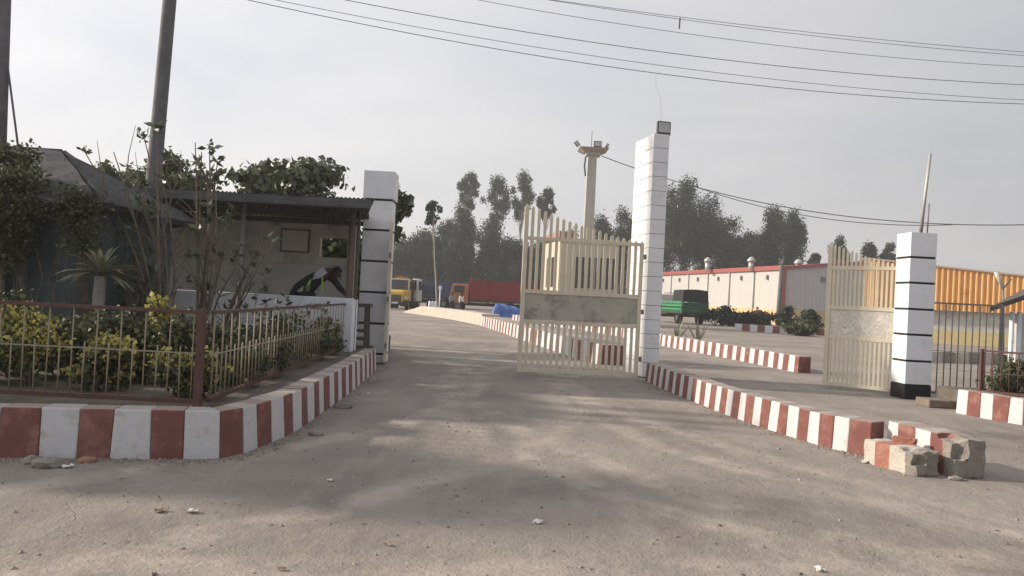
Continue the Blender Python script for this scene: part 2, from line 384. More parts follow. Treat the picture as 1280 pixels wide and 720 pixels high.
# ================================================================== SETTING
g = MB(); g.add([(-400, -60, 0), (400, -60, 0), (400, 400, 0), (-400, 400, 0)], [(0, 1, 2, 3)])
g.build('ground', GROUND_M, kind='structure')

def chaikin(pts, it=2):
    for _ in range(it):
        q = [pts[0]]
        for a, b in zip(pts, pts[1:]): q += [a * 0.75 + b * 0.25, a * 0.25 + b * 0.75]
        pts = q + [pts[-1]]
    return pts
def resample(pts, step, phase=0.0):
    """points every step metres along a polyline; phase shortens the first stretch"""
    d = [0.0]
    for a, b in zip(pts, pts[1:]): d.append(d[-1] + (b - a).length)
    out, s = [pts[0]], (step - phase) if phase else step
    i = 0
    while s < d[-1] - step * 0.3:
        while d[i + 1] < s: i += 1
        t = (s - d[i]) / (d[i + 1] - d[i]); out.append(pts[i].lerp(pts[i + 1], t)); s += step
    out.append(pts[-1]); return out
def kerb(name, label, pts, th, h, stripe, red_first=False, phase=0.0, mats=(W_PAINT, R_PAINT), hfun=None, smooth=2, end=None, bevel=0.014):
    """plastered kerb wall painted in bands, body to the left of the way the base line runs; every band is a block"""
    pts = chaikin([Vector((p[0], p[1], 0)) for p in pts], smooth) if smooth else [Vector((p[0], p[1], 0)) for p in pts]
    P = resample(pts, stripe, phase)
    nrm = []
    for i in range(len(P)):
        d = (P[min(i + 1, len(P) - 1)] - P[max(i - 1, 0)]).normalized(); nrm.append(Vector((-d.y, d.x, 0)))
    root = thing(name, label, 'kerb', (P[0].x, P[0].y, 0))
    r = random.Random(len(P) * 31 + int(th * 1000))
    for i in range(1, len(P) - 1): P[i] = P[i] + (P[i + 1] - P[i - 1]).normalized() * r.uniform(-0.10, 0.10) * stripe      # hand-painted bands are never equal
    sl = [r.uniform(-0.018, 0.018) if 0 < i < len(P) - 1 else 0.0 for i in range(len(P))]
    for i in range(len(P) - 1):
        a, b, na, nb = P[i], P[i + 1], nrm[i], nrm[i + 1]
        t_ = (b - a).normalized(); e = t_ * 0.0007
        h0, h1 = (hfun(i / (len(P) - 1)), hfun((i + 1) / (len(P) - 1))) if hfun else (h, h)
        j = r.uniform(-0.006, 0.006); zj = r.uniform(-0.005, 0.005)
        a2, b2 = a + e + na * j, b - e + nb * j
        ba = 0.03 if th > 0.2 else 0.0     # the face leans back a little
        vs = [a2, b2, b + nb * th, a + na * th]
        vs = [Vector((q.x, q.y, -0.02)) for q in vs] + [Vector((q.x, q.y, z + zj)) for q, z in zip((a2 + na * ba + t_ * sl[i], b2 + nb * ba + t_ * sl[i + 1], b + nb * th + t_ * sl[i + 1], a + na * th + t_ * sl[i]), (h0, h1, h1, h0))]
        m = mats[(i + (1 if red_first else 0)) % 2]
        MB().hexa(vs).build('painted_band', m, root, bevel=bevel)
    return root

# ------------------------------------------------------------------ kerbs
# left kerb: along the street front, round the corner, up to the gate pillar
kl = [G(262 - 45 * k, 574.3 - 0.35 * k) for k in range(9, 0, -1)]
kl = [kl[0] + Vector((-1.2, 0.04, 0))] + kl + [G(*p) for p in ((240, 574.5), (268, 574), (285, 573), (313, 564), (347, 550), (372, 538), (405, 515), (437, 492), (470, 463.5))]
K_LEFT = kerb('striped_kerb', 'red and white striped kerb wall curving round the fenced flower bed', kl, 0.26, 0.42, 0.293, red_first=False, phase=0.03)
# divider between the two lanes
kd = [G(*p) for p in ((1086, 571), (1038, 561), (997, 549), (963, 538), (905, 518), (855, 497.5), (822, 483.5), (806, 476))]
kd_rev = kd[::-1]
K_DIV = kerb('striped_kerb', 'red and white striped lane divider running out from the tall floodlit pillar', kd_rev, 0.30, 0.375, 0.205, red_first=True)
# divider beyond the gate, long and tall, ending in a whitish rounded ramp
ke = [G(*p) for p in ((751, 456), (723, 449), (690, 438), (653, 425), (625, 415), (601, 407), (570, 400.5), (540, 395.5), (515, 392), (504, 391))]
ke_near, ke_far = ke[:6], ke[5:]
kerb('striped_kerb', 'tall red and white striped divider seen through the bars of the swung-open gate', ke_near[::-1], 0.9, 0.50, 0.40)
kerb('whitewashed_kerb', 'long pinkish white kerb ending in a rounded ramp near the parked yellow truck', ke_far[::-1], 1.0, 0.6, 0.55,
     mats=(W_FADE, mat('pinkish_white_paint', (0.50, 0.43, 0.37), 0.85, 0.1, 3, 0.2)), hfun=lambda t: 0.62 * min(1.0, (t / 0.22) ** 0.7 + 0.12), bevel=0.03)
# second lane's far kerb
k2 = [G(*p) for p in ((997, 466), (930, 452), (870, 440.5), (825, 432), (775, 420), (700, 409), (640, 401))]
kerb('striped_kerb', 'red and white striped kerb across the second lane, beside the spiky blade plants', k2[::-1], 0.35, 0.42, 0.29, red_first=False)
kr = [Vector((7.52, 12.75, 0)), Vector((7.62, 12.2, 0)), Vector((7.92, 11.5, 0)), Vector((8.6, 10.5, 0)), Vector((9.6, 9.6, 0)), Vector((11, 9.0, 0))]
kerb('striped_kerb', 'red and white striped kerb in front of the dark hedge and red fence', kr, 0.26, 0.40, 0.24)
kf = [G(*p) for p in ((918, 413), (975, 417), (1040, 420))]
kerb('striped_kerb', 'distant red and white striped kerb in front of the white warehouse', kf, 0.3, 0.5, 0.55, smooth=0)
k3 = [Vector((14, 27, 0)), Vector((19, 27.6, 0)), Vector((25, 28.4, 0))]
kerb('striped_kerb', 'white and grey kerb behind the iron grille, before the orange warehouse', k3, 0.3, 0.4, 0.5, smooth=0, mats=(W_FADE, CONC))

# raised planting bed and platform behind the left kerb
P = chaikin([Vector((p[0], p[1], 0)) for p in kl], 2)
P = resample(P, 0.5)
edge = []
for i in range(len(P)):
    d = (P[min(i + 1, len(P) - 1)] - P[max(i - 1, 0)]).normalized(); q = P[i] + Vector((-d.y, d.x, 0)) * 0.24; edge.append((q.x, q.y))
bed = edge + [(-3.2, 20.5), (-14, 20.5), (-14, edge[0][1])]
MB().prism(bed, -0.02, 0.375).build('planting_bed', SOIL, kind='structure')
bed_r = [(7.80, 12.9), (7.86, 12.3), (8.12, 11.7), (8.75, 10.75), (9.7, 9.9), (11, 9.3), (16, 9.3), (16, 14.0), (7.9, 14.0)]
MB().prism(bed_r, -0.02, 0.33).build('hedge_bed', SOIL, kind='structure')

# ------------------------------------------------------------------ broken kerb blocks
def rough_block(name, label, c, s, rz, bands, seed, tilt=(0, 0), chip=(1, -1, 1), group=None):
    """lump of broken kerb: knocked-off corner, painted bands along its length"""
    r = random.Random(seed); root = thing(name, label, 'concrete block', c, rz, group)
    L, W_, H = s; R = Matrix.Rotation(tilt[0], 3, 'X') @ Matrix.Rotation(tilt[1], 3, 'Y')
    x = -L / 2
    for k, (frac, m) in enumerate(bands):
        bm = bmesh.new(); l = L * frac
        bmesh.ops.create_cube(bm, size=1.0); bmesh.ops.subdivide_edges(bm, edges=bm.edges[:], cuts=6, use_grid_fill=True)
        for v in bm.verts:
            q = Vector((x + (v.co.x + 0.5) * l, v.co.y * W_, (v.co.z + 0.5) * H))
            ex, ey, ez = q.x / (L / 2), q.y / (W_ / 2), (q.z / H - 0.5) * 2
            end = max(0, abs(ex) - 0.55) / 0.45 if (ex * chip[0] > 0) else max(0, abs(ex) - 0.86) / 0.5
            edge_ = max(0, abs(ey) - 0.6) * max(0, abs(ez) - 0.6)
            q.y *= 1 - 0.05 * end - 0.12 * edge_; q.z -= H * (0.05 * end + 0.08 * edge_) * (1 if ez > 0 else 0)
            if ex * chip[0] > 0.5 and ey * chip[1] > 0.2 and ez > 0.0: q.x -= chip[0] * L * 0.09 * (ex * chip[0] - 0.5) * 2; q.z -= H * 0.12
            j = 0.008 + 0.014 * end
            n_ = mnoise.noise_vector(q * 9 + Vector((seed, seed * 2, 0))) + mnoise.noise_vector(q * 26 + Vector((0, seed, 0))) * 0.5
            v.co = R @ (q + Vector((0, n_.y, n_.z)) * j + Vector((n_.x * 0.03 * end, 0, 0)))
        me = bpy.data.meshes.new('painted_band'); bm.to_mesh(me); bm.free(); me.materials.append(m)
        for q in me.polygons: q.use_smooth = True
        me.set_sharp_from_angle(angle=math.radians(38))
        link(me, 'painted_band' if m is not CONC else 'broken_end', root); x += l
    return root
b1 = G(1143, 588); b2 = G(1185, 574)
rough_block('broken_kerb_block', 'squat faded kerb block with crumbled end lying before the taller broken block', (4.06, 7.80, 0), (0.66, 0.30, 0.25), math.radians(-70), [(0.22, W_FADE), (0.28, R_FADE), (0.30, W_FADE), (0.20, CONC)], 3)
rough_block('broken_kerb_block', 'taller red and white broken kerb block at the end of the lane divider', (4.50, 7.98, 0), (1.0, 0.34, 0.40), math.radians(-80), [(0.16, W_PAINT), (0.27, R_PAINT), (0.22, W_PAINT), (0.2, R_PAINT), (0.15, CONC)], 8)
rough_block('broken_brick', 'red broken brick resting on the squat kerb block', (4.13, 7.86, 0.235), (0.22, 0.11, 0.08), math.radians(-40), [(0.55, R_FADE), (0.45, R_FADE)], 12)

# ------------------------------------------------------------------ gate pillars
def pillar(name, label, o, ang, w, dep, z0, courses, gap, m, core_m, base=None, cap=None, group=None):
    """stack of white blocks with dark recessed joints; o = near left corner, ang = turn of its front"""
    root = thing(name, label, 'pillar', (o[0], o[1], 0), ang, group)
    MB().span((0.012, 0.012, 0), (w - 0.012, dep - 0.012, courses[-1][1] - 0.02)).build('core', core_m, root, local=True)
    if base: MB().span((-0.004, -0.004, 0), (w + 0.004, dep + 0.004, base)).build('black_plinth', BLACK_P, root, local=True, bevel=0.008)
    for k, (a, b) in enumerate(courses):
        e = 0.03 if (cap and k == len(courses) - 1) else 0.0
        MB().span((-e, -e, a + gap / 2), (w + e, dep + e, b - gap / 2)).build('block', m, root, local=True, bevel=0.006)
    return root
# tall pillar in the middle
pc = D(806.5, 400, 16.0); pang = math.radians(12)
PC_TOP = D(821, 166.5, 16.0).z
nc = 17; ch = (PC_TOP - 0.02) / nc
PIL_C = pillar('gate_pillar', 'tall white pillar with thin dark joints and a floodlight on top', (pc.x, pc.y), pang, 0.35, 1.05, 0, [(0.02 + ch * k, 0.02 + ch * (k + 1)) for k in range(nc)], 0.009, PIL_W, mat('joint_grey', (0.10, 0.10, 0.11), 0.8))
# right pillar
pr = D(1134.5, 400, 14.45); PR_TOP = D(1146, 289, 14.45).z
cs = [0.27] + [D(1134, y, 14.45).z for y in (451, 418, 386, 353, 321)] + [PR_TOP]
PIL_R = pillar('gate_pillar', 'short square white pillar with dark grooves and black plinth', (pr.x, pr.y), math.radians(2), 0.51, 0.5, 0, list(zip(cs, cs[1:])), 0.042, PIL_W, BLACK_P, base=0.27)
# left pillar
pl = D(449, 370, 16.2); PL_TOP = D(447, 211, 16.2).z
cs = [0.0] + [D(462, y, 16.2).z for y in (442, 404, 365, 326, 287, 249)] + [PL_TOP]
PIL_L = pillar('gate_pillar', 'broad white pillar with black grooves standing beside the guard shelter', (pl.x, pl.y), math.radians(1), 0.60, 0.55, 0, list(zip(cs, cs[1:])), 0.045, PIL_W, BLACK_P, cap=True)

# floodlight on the tall pillar
def floodlight(name, label, loc, rz, s=0.3, tilt=0.0, parent=None):
    f = thing(name, label, 'floodlight', loc, rz) if parent is None else None
    root = f or parent
    R = Matrix.Rotation(tilt, 3, 'X')
    MB().box((0, 0.02, 0), (0.06, 0.06, 0.05)).build('bracket', GALV, root, local=True)
    def up(v): return R @ Vector(v) + Vector((0, 0, 0.02 + s * 0.5))
    mb = MB(); mb.box(up((0, 0.03, 0)), (s, 0.08, s), R); mb.build('housing', mat('lamp_housing', (0.06, 0.06, 0.065), 0.5, 0.2), root, local=True, bevel=0.01)
    MB().box(up((0, -0.014, s * 0.06)), (s * 0.82, 0.012, s * 0.7), R).build('lens', LAMP_G, root, local=True)
    return root
fl = D(831, 167, 16.1)
floodlight('floodlight', 'square floodlight mounted on top of the tall white pillar', (fl.x, fl.y + 0.1, PC_TOP - 0.012), pang, 0.30)

# poles on the right pillar
a, b = D(1151, 288, 14.7), D(1163, 192, 14.7)
q = tag(MB().tube([(a.x, a.y, PR_TOP - 0.01), a.lerp(b, 0.5), b], [0.032, 0.028, 0.026], 10).build('steel_pole', mat('galvanised_pipe', (0.42, 0.40, 0.38), 0.5, 0.1, metal=0.3), smooth=True), 'slim pale steel pipe rising from the short square pillar', 'pole')
a, b = D(1159, 289, 14.85), D(1161.5, 254, 14.85)
tag(MB().tube([(a.x, a.y, PR_TOP - 0.01), b], 0.014, 8).build('steel_rod', GALV, smooth=True), 'thin dark rod beside the pale pipe on the short pillar', 'rod')

# ------------------------------------------------------------------ gates
def gate_leaf(name, label, hinge, free, zb, n, z_low, z_mid, z_top, top_free, top_hinge, sheet_m, crinkle=0.0, seed=1):
    """steel picket gate leaf: origin at the hinge foot, leaf along +X"""
    h, f = Vector((hinge[0], hinge[1], zb)), Vector((free[0], free[1], zb)); d = f - h; W_ = d.length
    root = thing(name, label, 'gate', h, math.atan2(d.y, d.x))
    r = random.Random(seed)
    def prof(t): return top_hinge + (top_free - top_hinge) * (t ** 1.35)
    def picket(x, z0, z1, w=0.058, t=0.032, nm='picket', m=CREAM):
        mb = MB(); s = w * 0.75
        mb.add([(x - w / 2, -t / 2, z0), (x + w / 2, -t / 2, z0), (x + w / 2, t / 2, z0), (x - w / 2, t / 2, z0),
                (x - w / 2, -t / 2, z1 - s), (x + w / 2, -t / 2, z1 - s), (x + w / 2, t / 2, z1 - s), (x - w / 2, t / 2, z1 - s), (x, 0, z1)],
               [(3, 2, 1, 0), (0, 1, 5, 4), (1, 2, 6, 5), (2, 3, 7, 6), (3, 0, 4, 7), (4, 5, 8), (5, 6, 8), (6, 7, 8), (7, 4, 8)])
        return mb.build(nm, m, root, local=True)
    picket(0.035, 0, prof(0), 0.075, 0.07, 'stile'); picket(W_ - 0.04, 0, prof(1), 0.085, 0.07, 'stile')
    for z, hh in ((0.035, 0.07), (z_low, 0.075), (z_mid, 0.075), (z_top, 0.07)):
        MB().span((0.074, -0.026, z - hh / 2), (W_ - 0.084, 0.026, z + hh / 2)).build('rail', CREAM, root, local=True)
    for k in range(1, n + 1):
        t = k / (n + 1); x = 0.035 + (W_ - 0.075) * t
        picket(x, z_mid + 0.038, prof(t) + r.uniform(-0.012, 0.012), W_ / (n + 1) * 0.48, 0.022)
        MB().span((x - W_ / (n + 1) * 0.23, -0.011, 0.07), (x + W_ / (n + 1) * 0.23, 0.011, z_low - 0.038)).build('picket', CREAM, root, local=True)
    # sheet between the middle rails
    nx, nz = (40, 14) if crinkle else (14, 4); mb = MB(); vs = []
    for j in range(nz + 1):
        for i in range(nx + 1):
            u, w = i / nx, j / nz; x = 0.076 + (W_ - 0.162) * u; z = z_low + 0.04 + (z_mid - z_low - 0.08) * w
            y = crinkle * r.uniform(-1, 1) * (0.3 + math.sin(u * 9 + w * 4) ** 2) if crinkle else 0.006 * math.sin(u * 9 + w * 3)
            vs.append((x, y, z))
    mb.add(vs, [(j * (nx + 1) + i, j * (nx + 1) + i + 1, (j + 1) * (nx + 1) + i + 1, (j + 1) * (nx + 1) + i) for j in range(nz) for i in range(nx)])
    o = mb.build('sheet_panel', sheet_m, root, local=True)
    s = o.modifiers.new('thickness', 'SOLIDIFY'); s.thickness = 0.004
    for z in (0.35, (z_low + z_mid) / 2, z_top - 0.25):
        MB().span((-0.07, -0.02, z - 0.05), (-0.003, 0.02, z + 0.05)).build('hinge', GALV if sheet_m is SHEET else CREAM, root, local=True)
    return root
FOIL = mat('crinkled_plastic_sheet', (0.62, 0.58, 0.52), 0.28, 0.15, 6, 0.3, 14, 0.03, spec=0.6)
hg, fg = D(798.5, 430, 15.75), D(648.5, 420, 15.45)
GATE_C = gate_leaf('steel_gate', 'cream steel picket gate with stained sheet panel hinged on the tall pillar', hg, fg, 0.06, 18, 1.02, 1.64, 2.72, 3.42, 2.80, SHEET, seed=4)
hg, fg = D(1125.5, 430, 14.95), D(1031, 430, 15.95)
GATE_R = gate_leaf('steel_gate', 'cream steel picket gate with crinkled plastic panel hinged on the short pillar', hg, fg, 0.07, 15, 1.00, 1.62, 2.44, 2.98, 2.52, FOIL, crinkle=0.006, seed=5)
hg = D(486.5, 340, 15.95); dr = Vector((hg.x, hg.y, 0)).normalized()
GATE_L = gate_leaf('steel_gate', 'cream gate leaf swung fully open, seen edge-on beside the broad white pillar', (hg.x, hg.y), (hg.x + dr.x * 2.5, hg.y + dr.y * 2.5), 0.06, 18, 1.02, 1.64, 2.5, 2.9, 3.0, SHEET, seed=6)
# short post that carries the middle gate
q = D(797, 470, 15.9)

# ------------------------------------------------------------------ fences
def bar_fence(name, label, a, b, z0, zt, zm, step, posts, cat='fence', bar_m=FBAR, rail_m=FRED, post_w=0.07, br=0.008, half=True, seed=1):
    a, b = Vector((a[0], a[1], 0)), Vector((b[0], b[1], 0)); L = (b - a).length; r = random.Random(seed)
    root = thing(name, label, cat, (a.x, a.y, 0)); u = (b - a) / L
    def at(s, z): q = a + u * s; return (q.x, q.y, z)
    for s in posts: MB().bar(at(s, z0 - 0.06), at(s, zt + 0.03), post_w).build('post', rail_m, root, bevel=0.005)
    MB().bar(at(0, zt), at(L, zt), 0.032, 0.032).build('top_rail', rail_m, root)
    MB().bar(at(0, z0 + 0.05), at(L, z0 + 0.05), 0.04, 0.04).build('bottom_rail', rail_m, root)
    MB().bar(at(0, zm), at(L, zm), 0.012, 0.012).build('middle_rail', bar_m, root)
    n = int(L / step)
    for k in range(n):
        s = (k + 0.5) * step
        if any(abs(s - p) < post_w * 0.6 for p in posts): continue
        full = (k % 2 == 0) or not half
        top = zt - 0.018 if full else zm + 0.06
        ln = r.uniform(-0.008, 0.008)
        MB().tube([at(s, z0 + 0.07), at(s + ln, top)], br, 6).build('bar', bar_m, root, smooth=True)
    return root
FC = D(250, 440, 7.0)
FENCE_F = bar_fence('bar_fence', 'low fence of thin cream bars on the street side of the flower bed', (FC.x - 4.6, FC.y + 0.02), (FC.x, FC.y), 0.40, 1.27, 0.89, 0.112, [0.02, 2.4, 4.6], post_w=0.065, br=0.0065, seed=3)
fe = D(432, 410, 14.5)
FENCE_S = bar_fence('bar_fence', 'low red-railed bar fence running from the corner post towards the guard shelter', (FC.x + 0.05, FC.y + 0.12), (fe.x, fe.y), 0.40, 1.27, 0.87, 0.13, [7.3], post_w=0.05, br=0.009, seed=5)
GRILLE = bar_fence('iron_grille', 'tall grey iron bar grille closing the gap beside the short pillar', (8.0, 14.55), (9.35, 14.45), 0.10, 1.86, 0.95, 0.125, [0.0, 1.33], bar_m=GALV, rail_m=GALV, post_w=0.05, br=0.011, half=False, seed=6)
FENCE_R = bar_fence('bar_fence', 'red framed bar fence in front of the dark trimmed hedge', (7.78, 12.55), (10.2, 9.95), 0.36, 1.07, 0.72, 0.12, [0.02, 1.15, 2.3, 3.4], post_w=0.05, br=0.009, half=False, seed=7, bar_m=FRED)
st = G(1186, 511)
tag(MB().span((st.x - 0.35, st.y, 0), (st.x + 0.36, st.y + 0.45, 0.14)).build('concrete_step', mat('brown_concrete', (0.2, 0.16, 0.13), 0.95, 0.2, 6, 0.8, 30, 0.02), bevel=0.02), 'low brown concrete step at the foot of the iron grille', 'step')

# ================================================================== GUARD SHELTER
def wall_with_holes(mb, x0, x1, z0, z1, y0, y1, holes):
    """wall slab in the XZ plane, rectangular openings cut out"""
    xs = sorted({x0, x1, *[h[0] for h in holes], *[h[1] for h in holes]}); zs = sorted({z0, z1, *[h[2] for h in holes], *[h[3] for h in holes]})
    for i in range(len(xs) - 1):
        for j in range(len(zs) - 1):
            cx, cz = (xs[i] + xs[i + 1]) / 2, (zs[j] + zs[j + 1]) / 2
            if any(h[0] < cx < h[1] and h[2] < cz < h[3] for h in holes): continue
            mb.span((xs[i], y0, zs[j]), (xs[i + 1], y1, zs[j + 1]))
    return mb
BZ = 0.375
shed = thing('guard_shelter', 'open guard shelter with dark sheet roof, white parapet and beige back wall', 'shelter', (-5.5, 15, BZ))
YF, YB = 14.3, 16.75
x0, x1 = D(118, 380, YF).x, D(441, 380, YF).x
wt = D(300, 366, YF).z
MB().span((x0, YF, BZ - 0.05), (x1, YF + 0.16, wt)).build('parapet', PLASTER_W, shed, bevel=0.015)
MB().span((x1 - 0.14, YF + 0.163, BZ - 0.05), (x1, YF + 0.5, wt - 0.02)).build('parapet', PLASTER_W, shed, bevel=0.015)
xb0, xb1 = D(95, 330, YB).x, D(443, 330, YB).x
op = [(D(400, 310, YB).x, D(434, 310, YB).x, D(415, 322, YB).z, D(415, 297, YB).z)]
zt = 3.08; zs_ = D(300, 326, YB).z
wall_with_holes(MB(), xb0, xb1, zs_, zt, YB, YB + 0.15, op).build('upper_wall', PLASTER_B, shed)
MB().span((xb0, YB - 0.02, BZ - 0.05), (xb1, YB + 0.15, zs_ - 0.003)).build('lower_wall', PLASTER_G, shed)
MB().span((xb0, YF + 1.2, BZ - 0.05), (xb0 + 0.14, YB - 0.024, zt - 0.05)).build('side_wall', PLASTER_B, shed)
# notice board on the back wall
a, b = D(352, 313, YB - 0.03), D(386, 289, YB - 0.03)
nb = MB().span((a.x, YB - 0.05, a.z), (b.x, YB - 0.003, b.z)).build('notice_board', PLASTER_B, shed)
for c0, c1 in (((a.x - .03, a.z - .03), (b.x + .03, a.z)), ((a.x - .03, b.z), (b.x + .03, b.z + .03)), ((a.x - .03, a.z), (a.x, b.z)), ((b.x, a.z), (b.x + .03, b.z))):
    MB().span((c0[0], YB - 0.06, c0[1]), (c1[0], YB - 0.004, c1[1])).build('board_frame', WOOD_D, nb)
for px, y, m, r_ in ((301, YF - 0.28, mat('grey_post', (0.24, 0.23, 0.22), 0.6, 0.15), 0.038), (438, YF + 0.26, mat('brown_post', (0.15, 0.11, 0.09), 0.8, 0.2), 0.06), (446, YF + 0.3, WOOD_D, 0.035), (150, YF - 0.28, WOOD_D, 0.04)):
    p = D(px, 330, y); MB().tube([(p.x, p.y, BZ - 0.05), (p.x, p.y, 3.08)], r_, 10).build('post', m, shed, smooth=True)
# corrugated roof sheets
rf0, rf1 = D(98, 250, 13.5).x, D(468, 262, 13.5).x
nsh = 8; wsh = (rf1 - rf0) / nsh
for k in range(nsh):
    mb = MB(); vs = []; n = 36
    for j, (y, z) in enumerate(((13.45, 3.17), (15.2, 3.135), (17.05, 3.10))):
        for i in range(n + 1):
            t = (k + i * 1.02 / n) / nsh; x = (rf0 + (rf1 - rf0) * t) * (1 - j / 2) + (D(70, 278, 17).x + (D(456, 278, 17).x - D(70, 278, 17).x) * t) * (j / 2)
            vs.append((x, y, z + 0.014 * math.cos(i * math.pi / 2) + 0.004 * (k % 2)))
    mb.add(vs, [(j * (n + 1) + i, j * (n + 1) + i + 1, (j + 1) * (n + 1) + i + 1, (j + 1) * (n + 1) + i) for j in range(2) for i in range(n)])
    o = mb.build('roof_sheet', ROOF_D, shed); s = o.modifiers.new('thickness', 'SOLIDIFY'); s.thickness = 0.004
for y, z in ((13.75, 3.105), (15.2, 3.07), (16.6, 3.045)):
    MB().span((rf0 + 0.05, y - 0.04, z - 0.1), (rf1 - 0.12 - (y - 13.7) * 0.2, y + 0.04, z + 0.01)).build('purlin', WOOD_D, shed)
MB().span((rf0, 13.40, 3.0), (rf1 - 0.05, 13.43, 3.15)).build('fascia', ROOF_D, shed)

# tall stool in front of the broad pillar
s0 = D(449, 440, 15.6)
st_ = thing('wooden_stool', 'tall rough wooden stool in front of the broad white pillar', 'stool', (s0.x, s0.y, BZ))
MB().span((-0.20, -0.17, 0.83), (0.20, 0.17, 0.90)).build('seat', WOOD_D, st_, local=True, bevel=0.008)
for sx in (-1, 1):
    for sy in (-1, 1): MB().bar((sx * 0.14, sy * 0.12, 0), (sx * 0.12, sy * 0.10, 0.83), 0.07).build('leg', WOOD_D, st_, local=True)
for z in (0.18, 0.34):
    for sy in (-1, 1): MB().bar((-0.12, sy * 0.115, z), (0.12, sy * 0.115, z), 0.05).build('stretcher', WOOD_D, st_, local=True)
    for sx in (-1, 1): MB().bar((sx * 0.135, -0.08, z + 0.06), (sx * 0.135, 0.08, z + 0.06), 0.04).build('stretcher', WOOD_D, st_, local=True)

# ------------------------------------------------------------------ people
def skin_mesh(name, verts, edges, radii, m, parent, root=0, sub=2):
    bm = bmesh.new(); lay = bm.verts.layers.skin.verify(); vs = []
    for i, (p, r) in enumerate(zip(verts, radii)):
        v = bm.verts.new(p); rr = r if hasattr(r, '__len__') else (r, r); v[lay].radius = rr; v[lay].use_root = (i == root); vs.append(v)
    for a, b in edges: bm.edges.new((vs[a], vs[b]))
    me = bpy.data.meshes.new(name); bm.to_mesh(me); bm.free(); me.materials.append(m)
    o = link(me, name, parent); k = o.modifiers.new('skin', 'SKIN'); k.use_smooth_shade = True
    s = o.modifiers.new('subdivision', 'SUBSURF'); s.levels = sub; s.render_levels = sub
    return o
SKIN = mat('dark_skin', (0.085, 0.045, 0.03), 0.55, 0.1, 10, 0.05); HAIR = mat('black_hair', (0.012, 0.011, 0.011), 0.7, 0.3, 60, 0.6, 120)
def person(label, loc, J, shirt_m, trouser_m, shoe_m, rz=0.0):
    """J: joint positions (metres, local). One skinned body with clothes, hair and shoes as its children"""
    t = thing('person', label, 'person', loc, rz)
    names = ['pelvis', 'waist', 'chest', 'neck', 'jaw', 'head', 'crown']
    V, E, R = [], [], []
    def add(p, r, prev=None):
        V.append(Vector(p)); R.append(r); i = len(V) - 1
        if prev is not None: E.append((prev, i))
        return i
    rad = dict(pelvis=(0.15, 0.11), waist=(0.135, 0.10), chest=(0.155, 0.115), neck=0.055, jaw=0.068, head=(0.078, 0.094), crown=0.062)
    ix = {}; prev = None
    for nme in names: prev = ix[nme] = add(J[nme], rad[nme], prev)
    for s in 'lr':
        sh = add(J['sh_' + s], 0.066, ix['chest']); el = add(J['el_' + s], 0.046, sh); wr = add(J['wr_' + s], 0.030, el)
        ix['sh_' + s], ix['el_' + s], ix['wr_' + s] = sh, el, wr
        d = (Vector(J['wr_' + s]) - Vector(J['el_' + s])).normalized(); w = d.orthogonal().normalized()
        pm = add(V[wr] + d * 0.055, (0.036, 0.022), wr)
        for k, ln in enumerate((0.075, 0.085, 0.08, 0.062)):
            off = w * (k - 1.5) * 0.019; a_ = add(V[pm] + d * 0.04 + off, 0.009, pm); b_ = add(V[a_] + d * ln * 0.5 + d.cross(w) * 0.008, 0.0085, a_); add(V[b_] + d * ln * 0.45 + d.cross(w) * 0.022, 0.007, b_)
        th = add(V[wr] + d * 0.035 + w * 0.045, 0.011, wr); add(V[th] + d * 0.04 + w * 0.018, 0.009, th)
        hp = add(J['hip_' + s], 0.092, ix['pelvis']); kn = add(J['kn_' + s], 0.062, hp); an = add(J['an_' + s], 0.042, kn); ix['hip_' + s], ix['kn_' + s], ix['an_' + s] = hp, kn, an
        add(Vector(J['an_' + s]) + Vector(J.get('toe', (0, -0.17, -0.05))), 0.036, an)
    # face: nose and ears grow out of the head
    h = Vector(J['head']); fw = Vector(J.get('face', (0, -1, 0))).normalized(); side = fw.cross(Vector((0, 0, 1))).normalized()
    body = skin_mesh('body', V, E, R, SKIN, t)
    fm = MB()
    for sx in (-1, 1): fm.tube([h + side * sx * 0.082, h + side * sx * 0.098 + Vector((0, 0, 0.02))], [0.022, 0.016], 6)
    fm.tube([h + fw * 0.085 + Vector((0, 0, 0.01)), h + fw * 0.115 + Vector((0, 0, -0.03))], [0.010, 0.017], 6); fm.build('nose_and_ears', SKIN, t, local=True, smooth=True)
    for sx in (-1, 1): MB().box(h + fw * 0.088 + side * sx * 0.032 + Vector((0, 0, 0.012)), (0.02, 0.012, 0.012)).build('eye', HAIR, t, local=True)
    MB().box(h + fw * 0.086 + Vector((0, 0, -0.06)), (0.045, 0.012, 0.01)).build('mouth', mat('lips', (0.09, 0.035, 0.03), 0.5), t, local=True)
    def cloth(nm, keys, edges, grow, m, shrink_end=()):
        vs = [V[ix[k]] for k in keys]; rr = []
        for k in keys:
            r0 = R[ix[k]]; r0 = r0 if hasattr(r0, '__len__') else (r0, r0); rr.append((r0[0] + grow, r0[1] + grow))
        return skin_mesh(nm, vs, [(keys.index(a_), keys.index(b_)) for a_, b_ in edges], rr, m, t)
    cloth('shirt', ['chest', 'waist', 'pelvis', 'sh_l', 'el_l', 'wr_l', 'sh_r', 'el_r', 'wr_r'], [('chest', 'waist'), ('waist', 'pelvis'), ('chest', 'sh_l'), ('sh_l', 'el_l'), ('el_l', 'wr_l'), ('chest', 'sh_r'), ('sh_r', 'el_r'), ('el_r', 'wr_r')], 0.02, shirt_m)
    cloth('trousers', ['pelvis', 'hip_l', 'kn_l', 'an_l', 'hip_r', 'kn_r', 'an_r'], [('pelvis', 'hip_l'), ('hip_l', 'kn_l'), ('kn_l', 'an_l'), ('pelvis', 'hip_r'), ('hip_r', 'kn_r'), ('kn_r', 'an_r')], 0.018, trouser_m)
